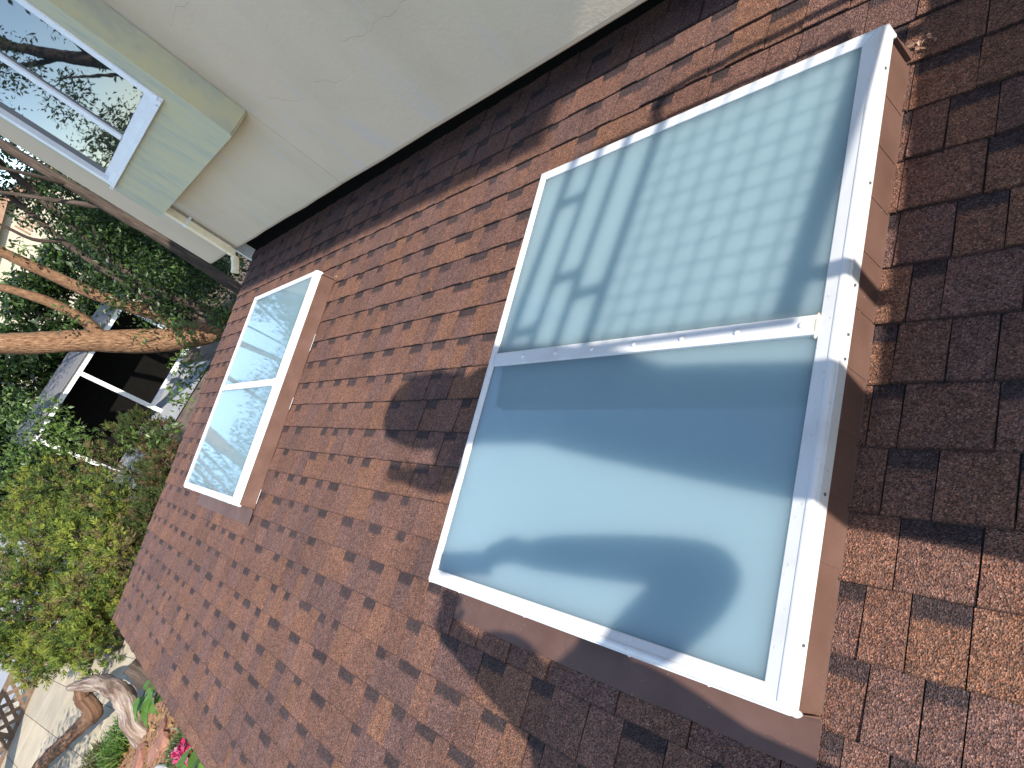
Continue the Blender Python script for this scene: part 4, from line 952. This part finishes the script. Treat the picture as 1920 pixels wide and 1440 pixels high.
# ---- cream neighbour house
nb = empty('neighbour_house', (-31, 5, GZ)); tag(nb, 'cream gabled house with brown barge boards beyond the trees', 'house')
gw = [(0, -6.0, 0), (0, 5.6, 0), (0, 5.6, 5.9), (0, 1.0, 7.3), (0, -3.6, 5.9), (0, -6.0, 5.2)]
make_obj('wall', gw + [(-9, y, z) for _, y, z in gw], [(0, 1, 2, 3, 4, 5), (11, 10, 9, 8, 7, 6), (0, 6, 7, 1), (1, 7, 8, 2), (5, 4, 10, 11), (0, 5, 11, 6)], MAT['cream_wall'], nb)
def slab(name, p, q, th, m, x0=0.45, x1=-9.4):
    (y0_, z0_), (y1_, z1_) = p, q
    return make_obj(name, [(x0, y0_, z0_), (x0, y1_, z1_), (x1, y1_, z1_), (x1, y0_, z0_), (x0, y0_, z0_ + th), (x0, y1_, z1_ + th), (x1, y1_, z1_ + th), (x1, y0_, z0_ + th)], BOXF, m, nb)
slab('roof', (1.0, 7.34), (6.3, 5.73), 0.12, MAT['grey_roof']); slab('roof', (-4.3, 5.73), (0.999, 7.34), 0.12, MAT['grey_roof'])
slab('barge_board', (1.0, 7.05), (6.3, 5.44), 0.27, MAT['brown_wood'], 0.40, 0.30); slab('barge_board', (-4.3, 5.44), (0.999, 7.05), 0.27, MAT['brown_wood'], 0.40, 0.30)
for k in range(5): box('louver', (0.01, 0.35 + k * .16, 5.9), (0.06, 0.42 + k * .16, 6.45), MAT['brown_wood'], nb)
for k in range(7): box('shutter_slat', (0.01, 2.4 + k * .13, 4.5), (0.05, 2.48 + k * .13, 5.3), MAT['grey_roof'], nb)

# ---- lattice fence beside the path
lf = empty('lattice_fence', (-16.6, -6.7, GZ)); tag(lf, 'low brown lattice fence between the pavers and the pale driveway', 'fence')
A = Vector((-16.55, -5.9, 0)) - Vector((-16.6, -6.7, 0)); B = Vector((-14.6, -8.6, 0)) - Vector((-16.6, -6.7, 0)); D_ = (B - A); LN = D_.length; D_.normalize(); Nn = Vector((-D_.y, D_.x, 0)); HL = 0.56
def plank(name, a, b, wd, th, off, m=MAT['lath']):
    a = Vector(a); b = Vector(b); t = (b - a).normalized(); s = t.cross(Nn).normalized() * wd / 2; n = Nn * th / 2; o = Nn * off
    V = [a - s - n + o, a + s - n + o, a + s + n + o, a - s + n + o, b - s - n + o, b + s - n + o, b + s + n + o, b - s + n + o]
    return make_obj(name, V, BOXF, m, lf)
stp = 0.27
for k in range(int(LN / stp) + 4):
    for sg, off in ((1, 0.012), (-1, -0.012)):
        s0 = k * stp - (0.6 if sg == 1 else 0); s1_ = s0 + sg * HL * 0.9
        if sg == -1: s1_ = s0 - HL * 0.9
        z0_, z1_ = 0.06, HL
        if min(s0, s1_) < 0 or max(s0, s1_) > LN: continue
        plank('lath', A + D_ * s0 + Vector((0, 0, z0_)), A + D_ * s1_ + Vector((0, 0, z1_)), 0.075, 0.018, off)
plank('rail', A + Vector((0, 0, 0.05)), B + Vector((0, 0, 0.05)), 0.09, 0.05, 0); plank('rail', A + Vector((0, 0, HL)), B + Vector((0, 0, HL)), 0.09, 0.05, 0)
for t in (0.0, 0.5, 1.0): plank('post', A + D_ * LN * t + Vector((0, 0, 0)), A + D_ * LN * t + Vector((0, 0, HL + 0.05)), 0.09, 0.075, 0)

# ---- driftwood
lg = empty('driftwood_log', (-8.6, -4.6, GZ)); tag(lg, 'twisted weathered driftwood trunk arching over the paved path', 'driftwood')
tube('trunk', rel(lg, [(-8.30, -4.66, GZ - 0.08), (-8.45, -4.60, -2.25), (-8.72, -4.46, -2.12), (-9.0, -4.36, -1.98), (-9.4, -4.40, -1.85), (-9.8, -4.54, -1.74), (-10.25, -4.76, -1.63)]), [0.17, 0.15, 0.15, 0.145, 0.125, 0.10, 0.045], MAT['drift'], lg, 22, 0.16, 3)
tube('bent_limb', rel(lg, [(-10.0, -4.66, -1.72), (-10.05, -4.80, -1.84), (-9.9, -4.88, -2.0), (-10.1, -5.02, -2.07), (-10.5, -5.36, -2.09), (-10.95, -5.72, -2.12), (-11.6, -6.25, -2.16), (-12.1, -6.65, -2.25), (-12.5, -6.95, GZ - .05)]), [0.09, 0.12, 0.13, 0.12, 0.10, 0.10, 0.10, 0.09, 0.08], MAT['driftdark'], lg, 20, 0.13, 4)
tube('root_spur', rel(lg, [(-8.8, -4.45, -2.14), (-8.95, -4.62, -2.26), (-9.2, -4.78, GZ + .02)]), [0.06, 0.05, 0.025], MAT['drift'], lg, 10, 0.2, 5)
# ---- bark slab leaning behind the log
bs = tube('bark_slab', [(-8.45, -4.05, GZ + .05), (-8.6, -4.0, GZ + .30), (-8.75, -3.95, GZ + .55)], [0.13, 0.15, 0.11], MAT['bark'], None, 10, 0.2, 8); tag(bs, 'dark upright piece of bark behind the driftwood base', 'bark')
# ---- stones
def stone(x, y, s, label, seed, sz=(1, .6, .35)):
    rnd = random.Random(seed); bm = bmesh.new(); bmesh.ops.create_icosphere(bm, subdivisions=2, radius=1)
    for v in bm.verts:
        f = 1 + rnd.uniform(-.14, .14); v.co = Vector((round(v.co.x * f * 2.2) / 2.2 * .5 + v.co.x * .5, v.co.y * f, max(-.5, min(.55, v.co.z * f)))); v.co.x *= s * sz[0]; v.co.y *= s * sz[1]; v.co.z *= s * sz[2]
    o = bm_obj('stone', bm, MAT['stone']); o.location = (x, y, GZ + 0.09 + s * .1); o.rotation_euler = (rnd.uniform(-.15, .15), rnd.uniform(-.15, .15), rnd.uniform(0, 3)); tag(o, label, 'stone', 'red stones in the planting bed')
SL = 'reddish flat stone lying on the orange soil under the roof edge'
for i, (x, y, s) in enumerate([(-7.5, -4.47, .24), (-7.95, -4.8, .22), (-7.75, -4.3, .15), (-6.95, -4.45, .15), (-7.5, -4.85, .14)]): stone(x, y, s, SL, i)
# ---- grasses, flower, broad-leaved plant
def grass(x, y, n, h, rad, label, cols, seed, name='grass_tuft'):
    r = np.random.default_rng(seed); a = r.uniform(0, 6.28, n); rr = rad * np.sqrt(r.uniform(0, 1, n)); b_ = np.stack([rr * np.cos(a), rr * np.sin(a), np.zeros(n)], 1)
    ln = r.normal(size=(n, 3)) * .45; ln[:, 2] = 1; ln /= np.linalg.norm(ln, axis=1)[:, None]; hh = h * r.uniform(.5, 1.2, (n, 1)); wv = np.cross(ln, r.normal(size=(n, 3))); wv /= np.linalg.norm(wv, axis=1)[:, None]; wv *= .011
    dp = r.normal(size=(n, 3)) * .3; dp[:, 2] = -.25
    V = np.stack([b_ - wv, b_ + wv, b_ + ln * hh * .6 + wv * .7, b_ + (ln + dp * .6) * hh, b_ + ln * hh * .6 - wv * .7], 1).reshape(-1, 3); T = np.arange(n)[:, None] * 5
    F = np.concatenate([T + np.array([[0, 1, 2]]), T + np.array([[0, 2, 4]]), T + np.array([[4, 2, 3]])]); cc = np.array(cols)[r.choice(len(cols), n)] * r.uniform(.7, 1.3, (n, 1))
    o = fast_obj(name, V, F, MAT['leaf'], None, np.repeat(cc, 5, axis=0)); o.location = (x, y, GZ + .08); tag(o, label, 'grass'); return o
grass(-8.85, -4.9, 750, .30, .34, 'bright green grass tuft growing beside the driftwood base', [(.07, .16, .025), (.10, .21, .035), (.16, .22, .05)], 1)
grass(-6.8, -4.2, 600, .18, .26, 'short dull green grass clump beside the pink flower', [(.07, .12, .035), (.10, .15, .05), (.15, .16, .06)], 2)
grass(-9.55, -5.45, 350, .24, .25, 'dry mixed grass clump at the tip of the planting bed', [(.10, .15, .04), (.18, .15, .07)], 3)
def petals(x, y):
    root = empty('pink_flower', (x, y, GZ + .08)); tag(root, 'pink flowering plant at the foot of the roof edge', 'flower')
    V, F, Cc = leaf_soup([(0, 0, .24, .10, .10, .07)], 200, .07, [(.62, .03, .14), (.72, .10, .25), (.80, .35, .45)], seed=5, asp=.8); fast_obj('blossom', V, F, MAT['petal'], root, Cc)
    V, F, Cc = leaf_soup([(0.05, -.05, .12, .18, .18, .08)], 40, .16, LF_B, seed=6, asp=.5); fast_obj('leaves', V, F, MAT['leaf'], root, Cc)
    tubes('stems', [([(0, 0, -.05), (.02 * k, .02, .2), (.03 * k - .03, .0, .24)], [.008, .007, .005]) for k in range(3)], MAT['bark'], root, 5, 0)
petals(-6.22, -4.10)
def broadleaf(x, y, label):
    root = empty('broad_leaved_plant', (x, y, GZ + .08)); tag(root, label, 'plant')
    r = random.Random(3)
    for k in range(11):
        a = k * 2.4 + .3; ln = r.uniform(.22, .36); d = Vector((math.cos(a), math.sin(a), r.uniform(.1, .5))).normalized(); s = d.cross(Vector((0, 0, 1))).normalized(); nrm = s.cross(d); b0 = Vector((.05 * math.cos(a), .05 * math.sin(a), r.uniform(.25, .55)))
        pts = []; 
        for t, wv in ((0, .0), (.12, .30), (.3, .42), (.45, .30), (.6, .26), (.8, .12), (1, 0)):
            c = b0 + d * ln * t - Vector((0, 0, .5 * ln * t * t)); pts.append((c - s * wv * ln + nrm * .03, c, c + s * wv * ln + nrm * .03))
        V = [p for q_ in pts for p in q_]; F = []
        for i in range(len(pts) - 1): F += [(3 * i, 3 * i + 1, 3 * i + 4, 3 * i + 3), (3 * i + 1, 3 * i + 2, 3 * i + 5, 3 * i + 4)]
        c = np.array([.13, .26, .05]) * r.uniform(.7, 1.2)
        make_obj('leaf', V, F, MAT['leaf'], root, cols=np.tile(c, (len(V), 1)))
    tubes('stems', [([(0, 0, -.08), (.03 * math.cos(k), .03 * math.sin(k), .2), (.06 * math.cos(k), .06 * math.sin(k), .45)], [.012, .01, .006]) for k in range(4)], MAT['leaf'], root, 5, 0).data.color_attributes.new('tab', 'FLOAT_COLOR', 'POINT')
broadleaf(-7.45, -3.92, 'plant with large pointed green leaves between the driftwood and the eave')
broadleaf(-5.35, -4.02, 'large pointed green leaves beside the pink flower')
V, F, Cc = leaf_soup([(-7.6, -4.3, GZ + .10, .9, .6, .015), (-7.0, -4.1, GZ + .10, .5, .4, .02), (-8.6, -4.9, GZ + .10, .6, .4, .015)], 900, .075, [(.34, .17, .06), (.42, .25, .09), (.22, .10, .05), (.50, .36, .16)], seed=71, up=1.5)
o = fast_obj('leaf_litter', V, F, MAT['leaf'], None, Cc); tag(o, 'dry orange leaves scattered over the planting bed', 'leaf litter', kind='stuff')
ed = tube('bed_edging', [(-7.25, -4.62, GZ + .10), (-6.8, -4.46, GZ + .11), (-6.3, -4.35, GZ + .10), (-5.8, -4.3, GZ + .10)], [.05] * 4, MAT['edging'], None, 8, .08, 4); tag(ed, 'pale rounded edging strip in the planting bed', 'edging')
